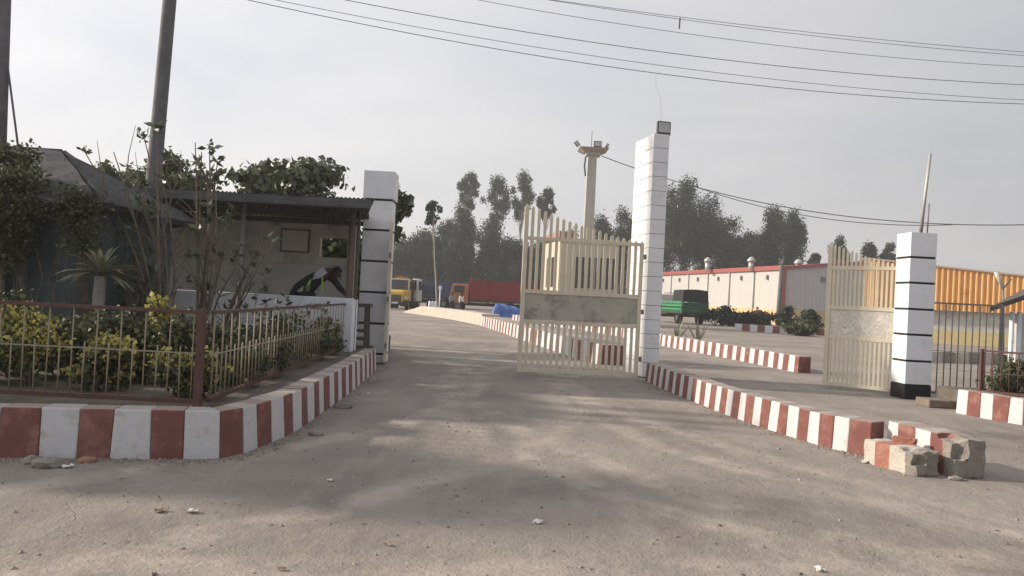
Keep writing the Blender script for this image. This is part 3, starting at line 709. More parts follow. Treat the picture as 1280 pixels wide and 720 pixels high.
    for s in 'lr':
        an = Vector(J['an_' + s]); toe = Vector(J.get('toe', (0, -0.17, -0.05))); d = Vector((toe.x, toe.y, 0)).normalized()
        MB().tube([an + Vector((0, 0, -0.045)) - d * 0.05, an + Vector((0, 0, -0.045)) + d * 0.08, an + d * 0.2 + Vector((0, 0, -0.055))], [0.045, 0.048, 0.03], 8).build('shoe', shoe_m, t, local=True, smooth=True)
    bm = bmesh.new(); bmesh.ops.create_icosphere(bm, subdivisions=3, radius=1.0)
    for v in bm.verts:
        c = v.co.copy(); k = 1 + 0.05 * math.sin(c.x * 17 + c.y * 13 + c.z * 11)
        f_ = c.dot(fw); z = c.z
        if z < 0.1 and f_ > -0.1: k *= 0.72
        if z < -0.5: k *= 0.7
        v.co = h + Vector((0, 0, 0.02)) - fw * 0.012 + Vector((c.x * 0.108 * k, c.y * 0.118 * k, c.z * 0.128 * k))
    me = bpy.data.meshes.new('hair'); bm.to_mesh(me); bm.free(); me.materials.append(HAIR)
    for q in me.polygons: q.use_smooth = True
    link(me, 'hair', t)
    return t, ix, V
JACKET = mat('black_jacket', (0.022, 0.022, 0.026), 0.8, 0.25, 8, 0.3, 30, 0.02); JEAN = mat('dark_trousers', (0.03, 0.032, 0.04), 0.85, 0.2, 8, 0.2)
HIVIS = mat('lime_hi_vis', (0.30, 0.58, 0.10), 0.6, 0.1, 6, 0.1); SILV = mat('pale_grey_cloth', (0.42, 0.40, 0.50), 0.6, 0.1, 6, 0.1)
# guard leaning forward over the parapet, head bowed
gp = D(404, 372, 14.95)
J = dict(pelvis=(-0.36, 0.05, 0.93), waist=(-0.24, 0.03, 1.12), chest=(-0.02, 0.0, 1.34), neck=(0.12, -0.03, 1.425), jaw=(0.19, -0.06, 1.39), head=(0.27, -0.08, 1.345), crown=(0.36, -0.09, 1.33),
         sh_l=(0.06, 0.16, 1.36), el_l=(0.28, 0.16, 1.08), wr_l=(0.42, 0.02, 0.98), sh_r=(-0.16, -0.16, 1.30), el_r=(-0.48, -0.22, 1.06), wr_r=(-0.60, -0.16, 0.86),
         hip_l=(-0.37, 0.14, 0.87), kn_l=(-0.20, 0.15, 0.48), an_l=(-0.30, 0.18, 0.09), hip_r=(-0.37, -0.05, 0.87), kn_r=(-0.22, -0.08, 0.48), an_r=(-0.36, -0.06, 0.09),
         face=(0.75, -0.45, -0.5), toe=(0.17, -0.03, -0.05))
guard, gix, gV = person('guard in black jacket and lime hi-vis vest slumped forward over the parapet', (gp.x, 14.95, BZ + 0.115), J, JACKET, JEAN, mat('black_shoe', (0.02, 0.02, 0.02), 0.5, 0.1))
def strip(pts, w, nrm=(0, -1, 0.15), t=0.012):
    mb = MB(); nrm = Vector(nrm).normalized(); vs = []
    for i, p in enumerate(pts):
        p = Vector(p); d = (Vector(pts[min(i + 1, len(pts) - 1)]) - Vector(pts[max(i - 1, 0)])).normalized(); s = d.cross(nrm).normalized() * (w[i] if hasattr(w, '__len__') else w) / 2
        vs += [p - s, p + s, p + s + nrm * t, p - s + nrm * t]
    fs = []
    for i in range(len(pts) - 1):
        for k in range(4): fs.append((i * 4 + k, i * 4 + (k + 1) % 4, i * 4 + 4 + (k + 1) % 4, i * 4 + 4 + k))
    fs += [(3, 2, 1, 0), tuple(len(vs) - 4 + k for k in range(4))]
    return mb.add(vs, fs)
vest = strip([(-0.22, -0.20, 1.22), (-0.08, -0.235, 1.30), (0.06, -0.20, 1.41)], [0.05, 0.13, 0.16]).build('hi_vis_vest', SILV, guard, local=True)
strip([(-0.20, -0.225, 1.22), (-0.235, -0.25, 1.12), (-0.25, -0.25, 1.0)], [0.02, 0.045, 0.06]).build('lime_band', HIVIS, vest, local=True)
strip([(0.02, -0.235, 1.28), (0.035, -0.25, 1.12), (0.03, -0.25, 0.98)], [0.018, 0.025, 0.028]).build('lime_band', HIVIS, vest, local=True)
STAND = dict(pelvis=(0, 0, 0.93), waist=(0, 0, 1.1), chest=(0, 0.01, 1.32), neck=(0, 0, 1.47), jaw=(0, -0.02, 1.54), head=(0, -0.02, 1.62), crown=(0, -0.01, 1.68),
             sh_l=(0.18, 0, 1.40), el_l=(0.24, 0.03, 1.12), wr_l=(0.25, -0.05, 0.88), sh_r=(-0.18, 0, 1.40), el_r=(-0.24, 0.03, 1.12), wr_r=(-0.25, -0.05, 0.88),
             hip_l=(0.09, 0, 0.88), kn_l=(0.10, -0.02, 0.49), an_l=(0.11, 0.02, 0.09), hip_r=(-0.09, 0, 0.88), kn_r=(-0.10, -0.02, 0.49), an_r=(-0.12, 0.04, 0.09))
for px, y, lab, sm, rz in ((565, 66, 'man in grey shirt standing beside the red tipper truck cab', mat('grey_shirt', (0.25, 0.25, 0.25), 0.8), 0.5), (576.5, 64.5, 'man in white shirt standing in front of the red tipper body', mat('white_shirt', (0.7, 0.68, 0.66), 0.8), 0.9)):
    q = D(px, 380, y); person(lab, (q.x, q.y, 0), STAND, sm, JEAN, JEAN, rz)

# ------------------------------------------------------------------ dark hut on the left
hut = thing('garden_hut', 'dark teal hut with ragged thatched hip roof behind the flower bed', 'hut', (-8.2, 11.3, BZ))
hx0, hx1, hy0, hy1 = -11.5, -5.95, 10.6, 13.2
ez = D(130, 252, 10.6).z; rz_ = D(75, 192, 11.6).z
for k in range(7):                                  # front wall of upright sheets
    a = hx0 + (hx1 - hx0) * k / 7; b = hx0 + (hx1 - hx0) * (k + 1) / 7
    MB().span((a + 0.003, hy0 + (0.0 if k % 2 else 0.012), BZ - 0.05), (b - 0.003, hy0 + 0.05, ez - 0.06)).build('wall_sheet', TEAL, hut)
MB().span((hx1 - 0.05, hy0 + 0.053, BZ - 0.05), (hx1, hy1, ez - 0.06)).build('side_wall', TEAL, hut)
MB().span((hx0, hy0 + 0.053, BZ - 0.05), (hx0 + 0.05, hy1, ez - 0.06)).build('side_wall', TEAL, hut)
for px in (4, 108):
    p = D(px, 330, 10.45); MB().bar((p.x, p.y, BZ - 0.05), (p.x, p.y, ez - 0.02), 0.10).build('post', WOOD_D, hut)
rxa, rxb = hx0 - 0.1, D(72, 192, 11.8).x
yr = (hy0 + hy1) / 2
def roof_slab(a, b, c, d, nu=14, nv=6):
    """thick ragged thatch between eave a-b and ridge d-c"""
    mb = MB(); a, b, c, d = map(Vector, (a, b, c, d)); vs = []
    for j in range(nv + 1):
        for i in range(nu + 1):
            p = a.lerp(b, i / nu).lerp(d.lerp(c, i / nu), j / nv); p.z += RNG.normal() * 0.02 - (0.05 * RNG.random() if j == 0 else 0); vs.append(p)
    mb.add(vs, [(j * (nu + 1) + i, j * (nu + 1) + i + 1, (j + 1) * (nu + 1) + i + 1, (j + 1) * (nu + 1) + i) for j in range(nv) for i in range(nu)])
    o = mb.build('thatch', THATCH, hut); s = o.modifiers.new('thickness', 'SOLIDIFY'); s.thickness = 0.10; s.offset = 1
ov = 0.3
roof_slab((hx0 - ov, hy0 - ov, ez - 0.08), (hx1 + ov, hy0 - ov, ez - 0.08), (rxb, yr, rz_), (rxa, yr, rz_))
roof_slab((hx1 + ov, hy0 - ov, ez - 0.08), (hx1 + ov, hy1 + ov, ez - 0.08), (rxb, yr, rz_), (rxb, yr, rz_), 8)
roof_slab((hx1 + ov, hy1 + ov, ez - 0.08), (hx0 - ov, hy1 + ov, ez - 0.08), (rxa, yr, rz_), (rxb, yr, rz_))
MB().tube([(rxa, yr, rz_ + 0.03), ((rxa + rxb) / 2, yr, rz_ + 0.06), (rxb, yr, rz_ + 0.03)], 0.09, 8).build('ridge_cap', THATCH, hut, smooth=True)
# straw ends that fray the eaves
p = np.stack([RNG.uniform(hx0, hx1 + ov, 900), np.full(900, hy0 - ov) + RNG.normal(0, 0.03, 900), np.full(900, ez - 0.05) + RNG.normal(0, .03, 900)], 1)
np_mesh('straw_fringe', leaf_faces(p, 0.16, 0.06, droop=1.2), 4, THATCH, hut, kind='stuff')
u_ = RNG.random(2600); w_ = RNG.random(2600) ** 0.8
p = np.stack([hx0 + (hx1 + ov - hx0) * u_ - np.maximum(0, hx1 + ov - rxb) * w_ * u_, hy0 - ov + (yr - hy0 + ov) * w_, ez + 0.03 + (rz_ - ez + 0.05) * w_], 1)
np_mesh('loose_straw', leaf_faces(p, 0.13, 0.05, droop=0.9), 4, THATCH, hut, kind='stuff')
# creeper over the hut front
cr = thing('creeper', 'leafy creeper hanging over the front of the thatched hut', 'plant', (-6.6, 10.2, BZ))
vine = MB(); cl = []
for k in range(46):
    x = RNG.uniform(-8.4, -5.7); z = RNG.uniform(1.5, ez + 0.6) if x < -6 else RNG.uniform(1.9, ez); y = 10.2 + max(0, z - ez) * 0.8
    cl.append((x, y, z, RNG.uniform(.14, .32), .12, RNG.uniform(.12, .32)))
    vine.tube([(x + RNG.normal() * .2, 10.3, BZ), (x + RNG.normal() * .15, 10.3, 1.5), (x, y, z)], [0.010, 0.008, 0.004], 5, False)
vine.build('stem', BARK, cr, smooth=True)
p, d = clump_points(cl, 9000); np_mesh('foliage', leaf_faces(p, 0.05, 0.4, outward=d), 4, LEAF_D, cr)

# ------------------------------------------------------------------ utility poles, stay, wires
PB = D(190, 245, 17.6); PT = D(212, 0, 17.6); dv = (PT - PB) / (PT.z - PB.z)
foot = PB - dv * (PB.z - BZ + 0.02); top = PB + dv * (10.2 - PB.z)
UP = thing('utility_pole', 'tall leaning wooden utility pole rising behind the guard shelter', 'pole', foot)
MB().tube([foot.lerp(top, t) for t in (0, .25, .5, .75, 1)], [0.19, 0.175, 0.16, 0.15, 0.14], 14).build('shaft', POLE_W, UP, smooth=True)
MB().bar(top + Vector((-0.9, -0.25, -0.5)), top + Vector((0.9, 0.25, -0.5)), 0.10).build('crossarm', POLE_W, UP)
for k in (-0.8, 0.8): MB().tube([top + Vector((k, k * 0.28, -0.45)), top + Vector((k, k * 0.28, -0.25))], [0.045, 0.03], 8).build('insulator', PLASTER_W, UP, smooth=True)
a, b = D(-4, 240, 12.6), D(4.5, 0, 12.6); dv = (b - a) / (b.z - a.z)
foot2 = a - dv * (a.z - BZ + 0.02); top2 = a + dv * (9 - a.z)
UP2 = thing('utility_pole', 'wooden utility pole with a guy wire standing beside the thatched hut', 'pole', foot2)
MB().tube([foot2, foot2.lerp(top2, .5), top2], [0.13, 0.115, 0.10], 12).build('shaft', POLE_W, UP2, smooth=True)
a, b = D(6, 55, 12.6), D(23, 186, 12.55); tag(MB().tube([a, b.lerp(a, -0.0), a + (b - a) * 1.9], 0.017, 6).build('guy_wire', WIRE_M, smooth=True), 'taut guy wire slanting down from the pole beside the thatched hut', 'wire')
A0, A1 = (foot.lerp(top, 0.9).x, foot.lerp(top, 0.9).y), (15.5, 21.5)
def wire(label, pix, a, b, rad=0.012, ext0=None, ext1=None, m=WIRE_M, name='power_line', n=40, cat='cable'):
    """cable hung in the vertical plane a-b through three photo pixels (a sagging parabola)"""
    Q = [on_plane(px, py, a, b) for px, py in pix]
    dx, dy = b[0] - a[0], b[1] - a[1]; L = math.hypot(dx, dy)
    s = [((q.x - a[0]) * dx + (q.y - a[1]) * dy) / L for q in Q]; c = np.polyfit(s, [q.z for q in Q], min(2, len(Q) - 1))
    s0 = min(s) if ext0 is None else ext0; s1 = max(s) if ext1 is None else ext1
    pts = [(a[0] + dx * t / L, a[1] + dy * t / L, float(np.polyval(c, t))) for t in np.linspace(s0, s1, n)]
    return tag(MB().tube(pts, rad, 5).build(name, m, smooth=True), label, cat, 'overhead lines'), pts
LW = [(('lowest'), [(310, 0), (820, 91.5), (1280, 130)]), ('second lowest', [(345, 0), (820, 81), (1280, 125)]), ('middle', [(432, 0), (820, 64), (1280, 106)]),
      ('third highest', [(598, 0), (850, 41), (1280, 83.5)]), ('second highest', [(686, 0), (880, 28), (1280, 69.5)]), ('highest', [(692, 0), (880, 25), (1280, 65)])]
for nm, pix in LW:
    wire('%s of the sagging power lines strung above the gate' % nm, pix, A0, A1, 0.009 if nm in ('lowest', 'middle') else 0.007, ext0=0.0, ext1=30.0)
a, b = on_plane(820, 91.5, A0, A1), D(827, 150, 16.2)
tag(MB().tube([a, a.lerp(b, 0.3) + Vector((-0.04, 0, 0)), a.lerp(b, 0.6) + Vector((0.03, 0, 0)), (b.x, b.y, PC_TOP + 0.25)], 0.005, 5).build('hanging_strand', mat('pale_wire', (0.3, 0.3, 0.32), 0.6), smooth=True), 'thin strand hanging from the lowest power line to the floodlight', 'wire')
a, b = on_plane(850, 22.5, A0, A1), on_plane(849, 36, A0, A1)
tag(MB().tube([a, b], 0.02, 6).build('line_spacer', WIRE_M), 'small spacer clipped between the two highest power lines', 'spacer')

# ------------------------------------------------------------------ light mast
mb_, mt_ = D(738.5, 270, 60), D(738.5, 195, 60)
mx = D(735, 300, 60).x
mast = thing('light_mast', 'concrete floodlight mast with a square platform of lamps on top', 'mast', (mx, 60, 0))
CONC_P = mat('mast_concrete', (0.42, 0.41, 0.37), 0.85, 0.1, 2, 0.2, 10)
z1 = mt_.z
MB().add([(mx + sx * w, 60 + sy * w, z) for z, w in ((0, 0.44), (z1, 0.34)) for sx, sy in ((-1, -1), (1, -1), (1, 1), (-1, 1))], [(0, 1, 5, 4), (1, 2, 6, 5), (2, 3, 7, 6), (3, 0, 4, 7), (4, 5, 6, 7)]).build('shaft', CONC_P, mast)
MB().box((mx + 0.05, 60, z1 + 0.12), (1.15, 1.15, 0.24)).build('collar', CONC_P, mast)
MB().add([(mx + sx * w + 0.05, 60 + sy * w, z) for z, w in ((z1 + 0.243, 0.75), (z1 + 0.50, 1.15)) for sx, sy in ((-1, -1), (1, -1), (1, 1), (-1, 1))], [(3, 2, 1, 0), (0, 1, 5, 4), (1, 2, 6, 5), (2, 3, 7, 6), (3, 0, 4, 7), (4, 5, 6, 7)]).build('platform', mat('pinkish_render', (0.38, 0.31, 0.27), 0.8, 0.1), mast)
DKM = mat('lamp_housing', (0.06, 0.06, 0.065), 0.5, 0.2)
for x, y, rot, s in ((-1.25, -0.2, 0.9, 0.34), (0.35, -0.4, 0.0, 0.5), (1.15, 0.0, -1.0, 0.24)):
    R = Matrix.Rotation(rot, 3, 'Y')
    l_ = MB().box((mx + x, 60 + y, z1 + 0.88), (s * 1.2, 0.3, s * 0.9), R).build('floodlight', DKM, mast)
    MB().box(Vector((mx + x, 60 + y, z1 + 0.88)) + R @ Vector((0, -0.162, 0)), (s, 0.02, s * 0.7), R).build('lens', LAMP_G, l_)
MB().tube([(mx - 0.1, 60, z1 + 0.50), (mx - 0.1, 60, z1 + 2.0)], 0.03, 6).build('aerial', GALV, mast)
MB().tube([(mx - 0.55, 59.5, z1 - 0.2), (mx - 0.62, 59.45, z1 - 0.9), (mx - 0.5, 59.5, z1 - 1.7)], 0.07, 6).build('cable_bundle', WIRE_M, mast)
M0, M1 = (mx + 0.4, 60), (40, 47)
wire('upper service cable running from the floodlight mast across the yard', [(752, 195), (1000, 262), (1280, 281)], M0, M1, 0.035, name='service_cable')
wire('lower slack service cable sagging below the other mast cable', [(860, 230), (1010, 270), (1190, 281)], M0, M1, 0.03, name='service_cable')

# ------------------------------------------------------------------ control cabin behind the gate
cab = thing('control_cabin', 'cream control cabin with red flat roof seen through the gate pickets', 'cabin', (4.2, 54, 0))
CREAM_W = mat('cream_wall', (0.50, 0.44, 0.345), 0.85, 0.06, 1.5, 0.1); RED_R = mat('faded_red_slab', (0.36, 0.19, 0.15), 0.8, 0.15)
cx0, cxc, cx1 = D(681, 330, 55.5).x, D(699, 330, 53).x, D(772, 330, 53).x
zc = D(700, 300, 53).z; cy0 = 53.0
wz0, wz1 = D(720, 360, 53).z, D(720, 321, 53).z
hol = [(D(717, 340, 53).x, D(732, 340, 53).x, wz0, wz1), (D(735, 340, 53).x, D(752, 340, 53).x, wz0, wz1), (D(757, 340, 53).x, D(768, 340, 53).x, wz0, wz1)]
wall_with_holes(MB(), cxc, cx1, 0, zc, cy0, cy0 + 0.2, hol).build('front_wall', CREAM_W, cab)
for h in hol:
    w_ = MB().span((h[0], cy0 + 0.09, h[2]), (h[1], cy0 + 0.12, h[3])).build('window', GLASS_D, cab)
    xm = (h[0] + h[1]) / 2
    MB().span((xm - 0.025, cy0 + 0.06, h[2]), (xm + 0.025, cy0 + 0.088, h[3])).build('mullion', CREAM_W, w_)
    MB().span((h[0] - .06, cy0 - 0.06, h[2] - 0.09), (h[1] + .06, cy0 - 0.002, h[2])).build('sill', CREAM_W, w_)
# side wall runs back and to the left
dvx = Vector((cx0 - cxc, 5.2, 0)); n_ = Vector((-dvx.y, dvx.x, 0)).normalized()
def sidebox(t0, t1, z0, z1, off0, off1):
    b_ = Vector((cxc, cy0, 0)); q = [b_ + dvx * t0 + n_ * off0, b_ + dvx * t1 + n_ * off0, b_ + dvx * t1 + n_ * off1, b_ + dvx * t0 + n_ * off1]
    return [Vector((v.x, v.y, z0)) for v in q] + [Vector((v.x, v.y, z1)) for v in q]
mbx = MB()
for t0, t1, a_, b_ in ((0.0, 0.28, 0, zc), (0.48, 0.58, 0, zc), (0.78, 1.0, 0, zc), (0.28, 0.48, 0, wz0), (0.28, 0.48, wz1, zc), (0.58, 0.78, 0, wz0), (0.58, 0.78, wz1, zc)): mbx.hexa(sidebox(t0, t1, a_, b_, -0.2, 0.0))
mbx.build('side_wall', CREAM_W, cab)
for t0, t1 in ((0.28, 0.48), (0.58, 0.78)): MB().hexa(sidebox(t0, t1, wz0, wz1, -0.13, -0.1)).build('window', GLASS_D, cab)
MB().span((cxc - 0.15, cy0 - 0.15, zc + 0.003), (cx1 + 0.15, cy0 + 5.4, zc + 0.16)).build('roof', CREAM_W, cab)
MB().hexa(sidebox(-0.03, 1.03, zc + 0.163, zc + 0.62, -0.9, 0.12)).build('red_coping', RED_R, cab)
MB().span((cx1 - 0.2, cy0 + 0.203, 0), (cx1, cy0 + 5.2, zc)).build('side_wall', CREAM_W, cab)

# ------------------------------------------------------------------ warehouses
def corrugated(mb, a, b, z0, z1, pitch=0.25, amp=0.03, z1b=None):
    """upright ribbed sheet from a to b"""
    a, b = Vector((a[0], a[1], 0)), Vector((b[0], b[1], 0)); L = (b - a).length; u = (b - a) / L; nn = Vector((u.y, -u.x, 0))
    n = max(2, int(round(L / pitch))) * 4; vs = []
    z1b = z1 if z1b is None else z1b
    for z in (0, 1):
        for i in range(n + 1):
            q = a + u * (L * i / n) + nn * (amp if i % 4 in (1, 2) else 0); vs.append((q.x, q.y, z0 if z == 0 else z1 + (z1b - z1) * i / n))
    return mb.add(vs, [(i, i + 1, n + 2 + i, n + 1 + i) for i in range(n)])
WCLAD = mat('white_cladding', (0.47, 0.455, 0.44), 0.5, 0.05, 1, 0.0, stain=(0.46, 0.43, 0.40), stain_scale=0.6, stain_lo=0.55, stain_hi=0.8)
YBASE = mat('yellow_dado', (0.55, 0.42, 0.22), 0.85, 0.1, 1.2, 0.1); REDT = mat('red_trim', (0.30, 0.085, 0.075), 0.5, 0.1)
Cn = D(976, 403, 86); Cn.z = 0
we = D(976, 335, 86).z; fdir = Vector((-6.3, 30, 0)).normalized(); edir = Vector((30, 6.3, 0)).normalized()
wh = thing('white_warehouse', 'long white clad warehouse with red roof edge and yellow base', 'warehouse', Cn)
bay = 6.1; base_h = 1.75
for k in range(8):
    a = Cn + fdir * (bay * k); b = Cn + fdir * (bay * (k + 1) - 0.05)
    corrugated(MB(), b, a, base_h, we, 0.5, 0.05).build('wall_panel', WCLAD, wh)
    mb = MB(); mb.bar(a + fdir * 0.0 + Vector((0, 0, base_h / 2)) + Vector((0, 0, 0)), b + Vector((0, 0, base_h / 2)), 0.25, base_h - 0.01); mb.build('dado', YBASE, wh)
    if k:
        q = a - Vector((fdir.y, -fdir.x, 0)) * 0.16
        MB().tube([q + Vector((0, 0, 0.3)), q + Vector((0, 0, we - 0.1))], 0.11, 6).build('downpipe', WCLAD, wh, smooth=True)
    q = Cn + fdir * (bay * (k + 0.5)) - Vector((fdir.y, -fdir.x, 0)) * 0.14
    MB().box(q + Vector((0, 0, we - 1.0)), (0.3, 0.3, 0.55)).build('wall_lamp', GALV, wh, bevel=0.05)
eL = 24.0; zr = we + 1.4
for k in range(8):
    a = Cn + edir * (eL * k / 8 + 0.02); b = Cn + edir * (eL * (k + 1) / 8); h = lambda t: we + 1.4 * (1 - abs(t - 0.5) * 2)
    corrugated(MB(), a, b, base_h, h(k / 8), 0.5, 0.05, h((k + 1) / 8)).build('wall_panel', WCLAD, wh)
    MB().bar(a + Vector((0, 0, base_h / 2)), b + Vector((0, 0, base_h / 2)), 0.25, base_h - 0.01).build('dado', YBASE, wh)
q = Cn + edir * 5.0 - Vector((-edir.y, edir.x, 0)) * 0.12
MB().box(q + Vector((0, 0, we - 1.0)), (0.5, 0.25, 0.55)).build('wall_lamp', GALV, wh)
MB().bar(Cn + Vector((0, 0, base_h)) - edir * 0.05 - fdir * 0.12, Cn + Vector((0, 0, we)) - edir * 0.05 - fdir * 0.12, 0.55).build('corner_trim', REDT, wh)
u3 = Vector((fdir.y, -fdir.x, 0))
MB().bar(Cn - u3 * 0.18 + Vector((0, 0, we + 0.05)) - fdir * 0.2, Cn - u3 * 0.18 + fdir * (bay * 8) + Vector((0, 0, we + 0.05)), 0.3, 0.5).build('eave_trim', REDT, wh)
for a_, b_, za, zb in ((0, 0.5, we, zr), (0.5, 1.0, zr, we)):
    MB().bar(Cn + edir * (eL * a_) - fdir * 0.15 + Vector((0, 0, za + .05)), Cn + edir * (eL * b_) - fdir * 0.15 + Vector((0, 0, zb + .05)), 0.3, 0.35).build('verge_trim', REDT, wh)
    p0, p1 = Cn + edir * (eL * a_), Cn + edir * (eL * b_)
    MB().add([p0 + Vector((0, 0, za + .2)), p1 + Vector((0, 0, zb + .2)), p1 + fdir * (bay * 8) + Vector((0, 0, zb + .2)), p0 + fdir * (bay * 8) + Vector((0, 0, za + .2))], [(0, 1, 2, 3)]).build('roof_slope', REDT, wh)
for px, y in ((888, 101), (944, 90.5), (1004, 88)):
    q = D(px, 330, y); zz = D(px, 328 if px < 990 else 331, y).z
    v_ = MB().tube([(q.x, q.y + 1.5, we - 0.1), (q.x, q.y + 1.5, zz + 0.15)], 0.32, 10).build('roof_ventilator', mat('vent_metal', (0.5, 0.48, 0.46), 0.4, 0.1, metal=0.5), wh, smooth=True)
    MB().tube([(q.x, q.y + 1.5, zz + 0.155), (q.x, q.y + 1.5, zz + 0.4), (q.x, q.y + 1.5, zz + 0.75)], [0.5, 0.48, 0.15], 12).build('cowl', MATS['vent_metal'], v_, smooth=True)

ORG = mat('orange_cladding', (0.72, 0.40, 0.15), 0.5, 0.06, 1.0, 0.0, stain=(0.5, 0.24, 0.07), stain_scale=0.8)
oh = thing('orange_warehouse', 'low warehouse with ribbed orange gable over grey wall and yellow dado', 'warehouse', (24, 49, 0))
oa = D(1078, 400, 50); oa.z = 0; dd = Vector((0.94, -0.34, 0)).normalized(); nn = Vector((-dd.y, dd.x, 0))
om = D(1200, 389, 48).z; n = 24; pw = 0.95
def otop(t): return 5.29 - 0.091 * t
for k in range(n):                                   # upright ribbed sheets under a gently falling verge
    a_ = oa + dd * (pw * k); b_ = oa + dd * (pw * (k + 0.995))
    corrugated(MB(), a_, b_, om, otop(pw * k), 0.3167, 0.11, otop(pw * (k + 1))).build('cladding_panel', ORG, oh)
Lo = n * pw; oe = oa + dd * Lo
MB().bar(oa + nn * 0.45 + Vector((0, 0, om / 2)), oe + nn * 0.45 + Vector((0, 0, om / 2)), 0.2, om - 0.02).build('lower_wall', PLASTER_G, oh)
yz = 0.85
MB().bar(oa + nn * 0.25 + Vector((0, 0, yz / 2)), oe + nn * 0.25 + Vector((0, 0, yz / 2)), 0.12, yz).build('dado', mat('pale_yellow_dado', (0.58, 0.47, 0.24), 0.85, 0.1), oh)
MB().bar(oa - nn * 0.1 + Vector((0, 0, otop(0) + .03)), oe - nn * 0.1 + Vector((0, 0, otop(Lo) + .03)), 0.14, 0.1).build('verge_trim', mat('pale_gutter', (0.5, 0.42, 0.36), 0.5, 0.1), oh)
MB().add([oa + Vector((0, 0, otop(0))), oe + Vector((0, 0, otop(Lo))), oe + nn * 14 + Vector((0, 0, otop(Lo))), oa + nn * 14 + Vector((0, 0, otop(0)))], [(0, 1, 2, 3)]).build('roof', ORG, oh)
MB().bar(oa + nn * 0.02 + dd * 0.1 + Vector((0, 0, om / 2)), oa + nn * 14 + dd * 5 + Vector((0, 0, om / 2)), 0.15, om).build('side_wall', PLASTER_G, oh)
# lamp bracket in front of the orange warehouse
a, b, c = D(1245, 340, 30), D(1254, 361, 30), D(1254, 440, 30)
lb = thing('lamp_bracket', 'pale lamp post with slanting arm before the orange warehouse', 'lamp post', (c.x, 30, 0))
MB().tube([(c.x, 30, 0), b], 0.05, 8).build('post', GALV, lb, smooth=True)
MB().tube([b, a], [0.06, 0.09], 8).build('arm', LAMP_G, lb, smooth=True)
e = D(1264, 349, 30); MB().tube([b, e], [0.03, 0.03], 6).build('arm', GALV, lb, smooth=True)
# hut roof behind right hedge
rh = thing('small_kiosk', 'small grey kiosk with sloping dark canopy behind the trimmed hedge', 'kiosk', (12.6, 17.6, 0))
ka = D(1238, 400, 18)
kz0, kz1 = D(1236, 388, 17).z, D(1280, 360, 17).z
xa, xb = D(1234, 388, 17).x, 16.0; sl = (kz1 - kz0) / (D(1280, 360, 17).x - xa); zb_ = kz0 + sl * (xb - xa) * 0.6
MB().prism([(ka.x + 0.45, 17.7), (16, 17.7), (16, 19.6), (ka.x + 1.6, 19.6)], 0, kz0 - 0.02).build('wall', PLASTER_G, rh)
MB().hexa([(xa, 16.9, kz0), (xb, 16.9, zb_), (xb, 19.8, zb_), (xa * 19.8 / 16.9, 19.8, kz0), (xa, 16.9, kz0 + .08), (xb, 16.9, zb_ + .08), (xb, 19.8, zb_ + .08), (xa * 19.8 / 16.9, 19.8, kz0 + .08)]).build('canopy', WOOD_D, rh)
for dx in (0.05, 0.22): MB().tube([(ka.x + dx, 17.3, 0), (ka.x + dx, 17.3, kz0)], 0.05, 8).build('post', PLASTER_W, rh, smooth=True)
# wooden pole before the white warehouse
a, b = D(972, 405, 80), D(977, 331, 80)
tag(MB().tube([(a.x, 80, 0), b], [0.24, 0.19], 10).build('wooden_post', POLE_W, smooth=True), 'dark wooden pole standing at the corner of the white warehouse', 'pole')

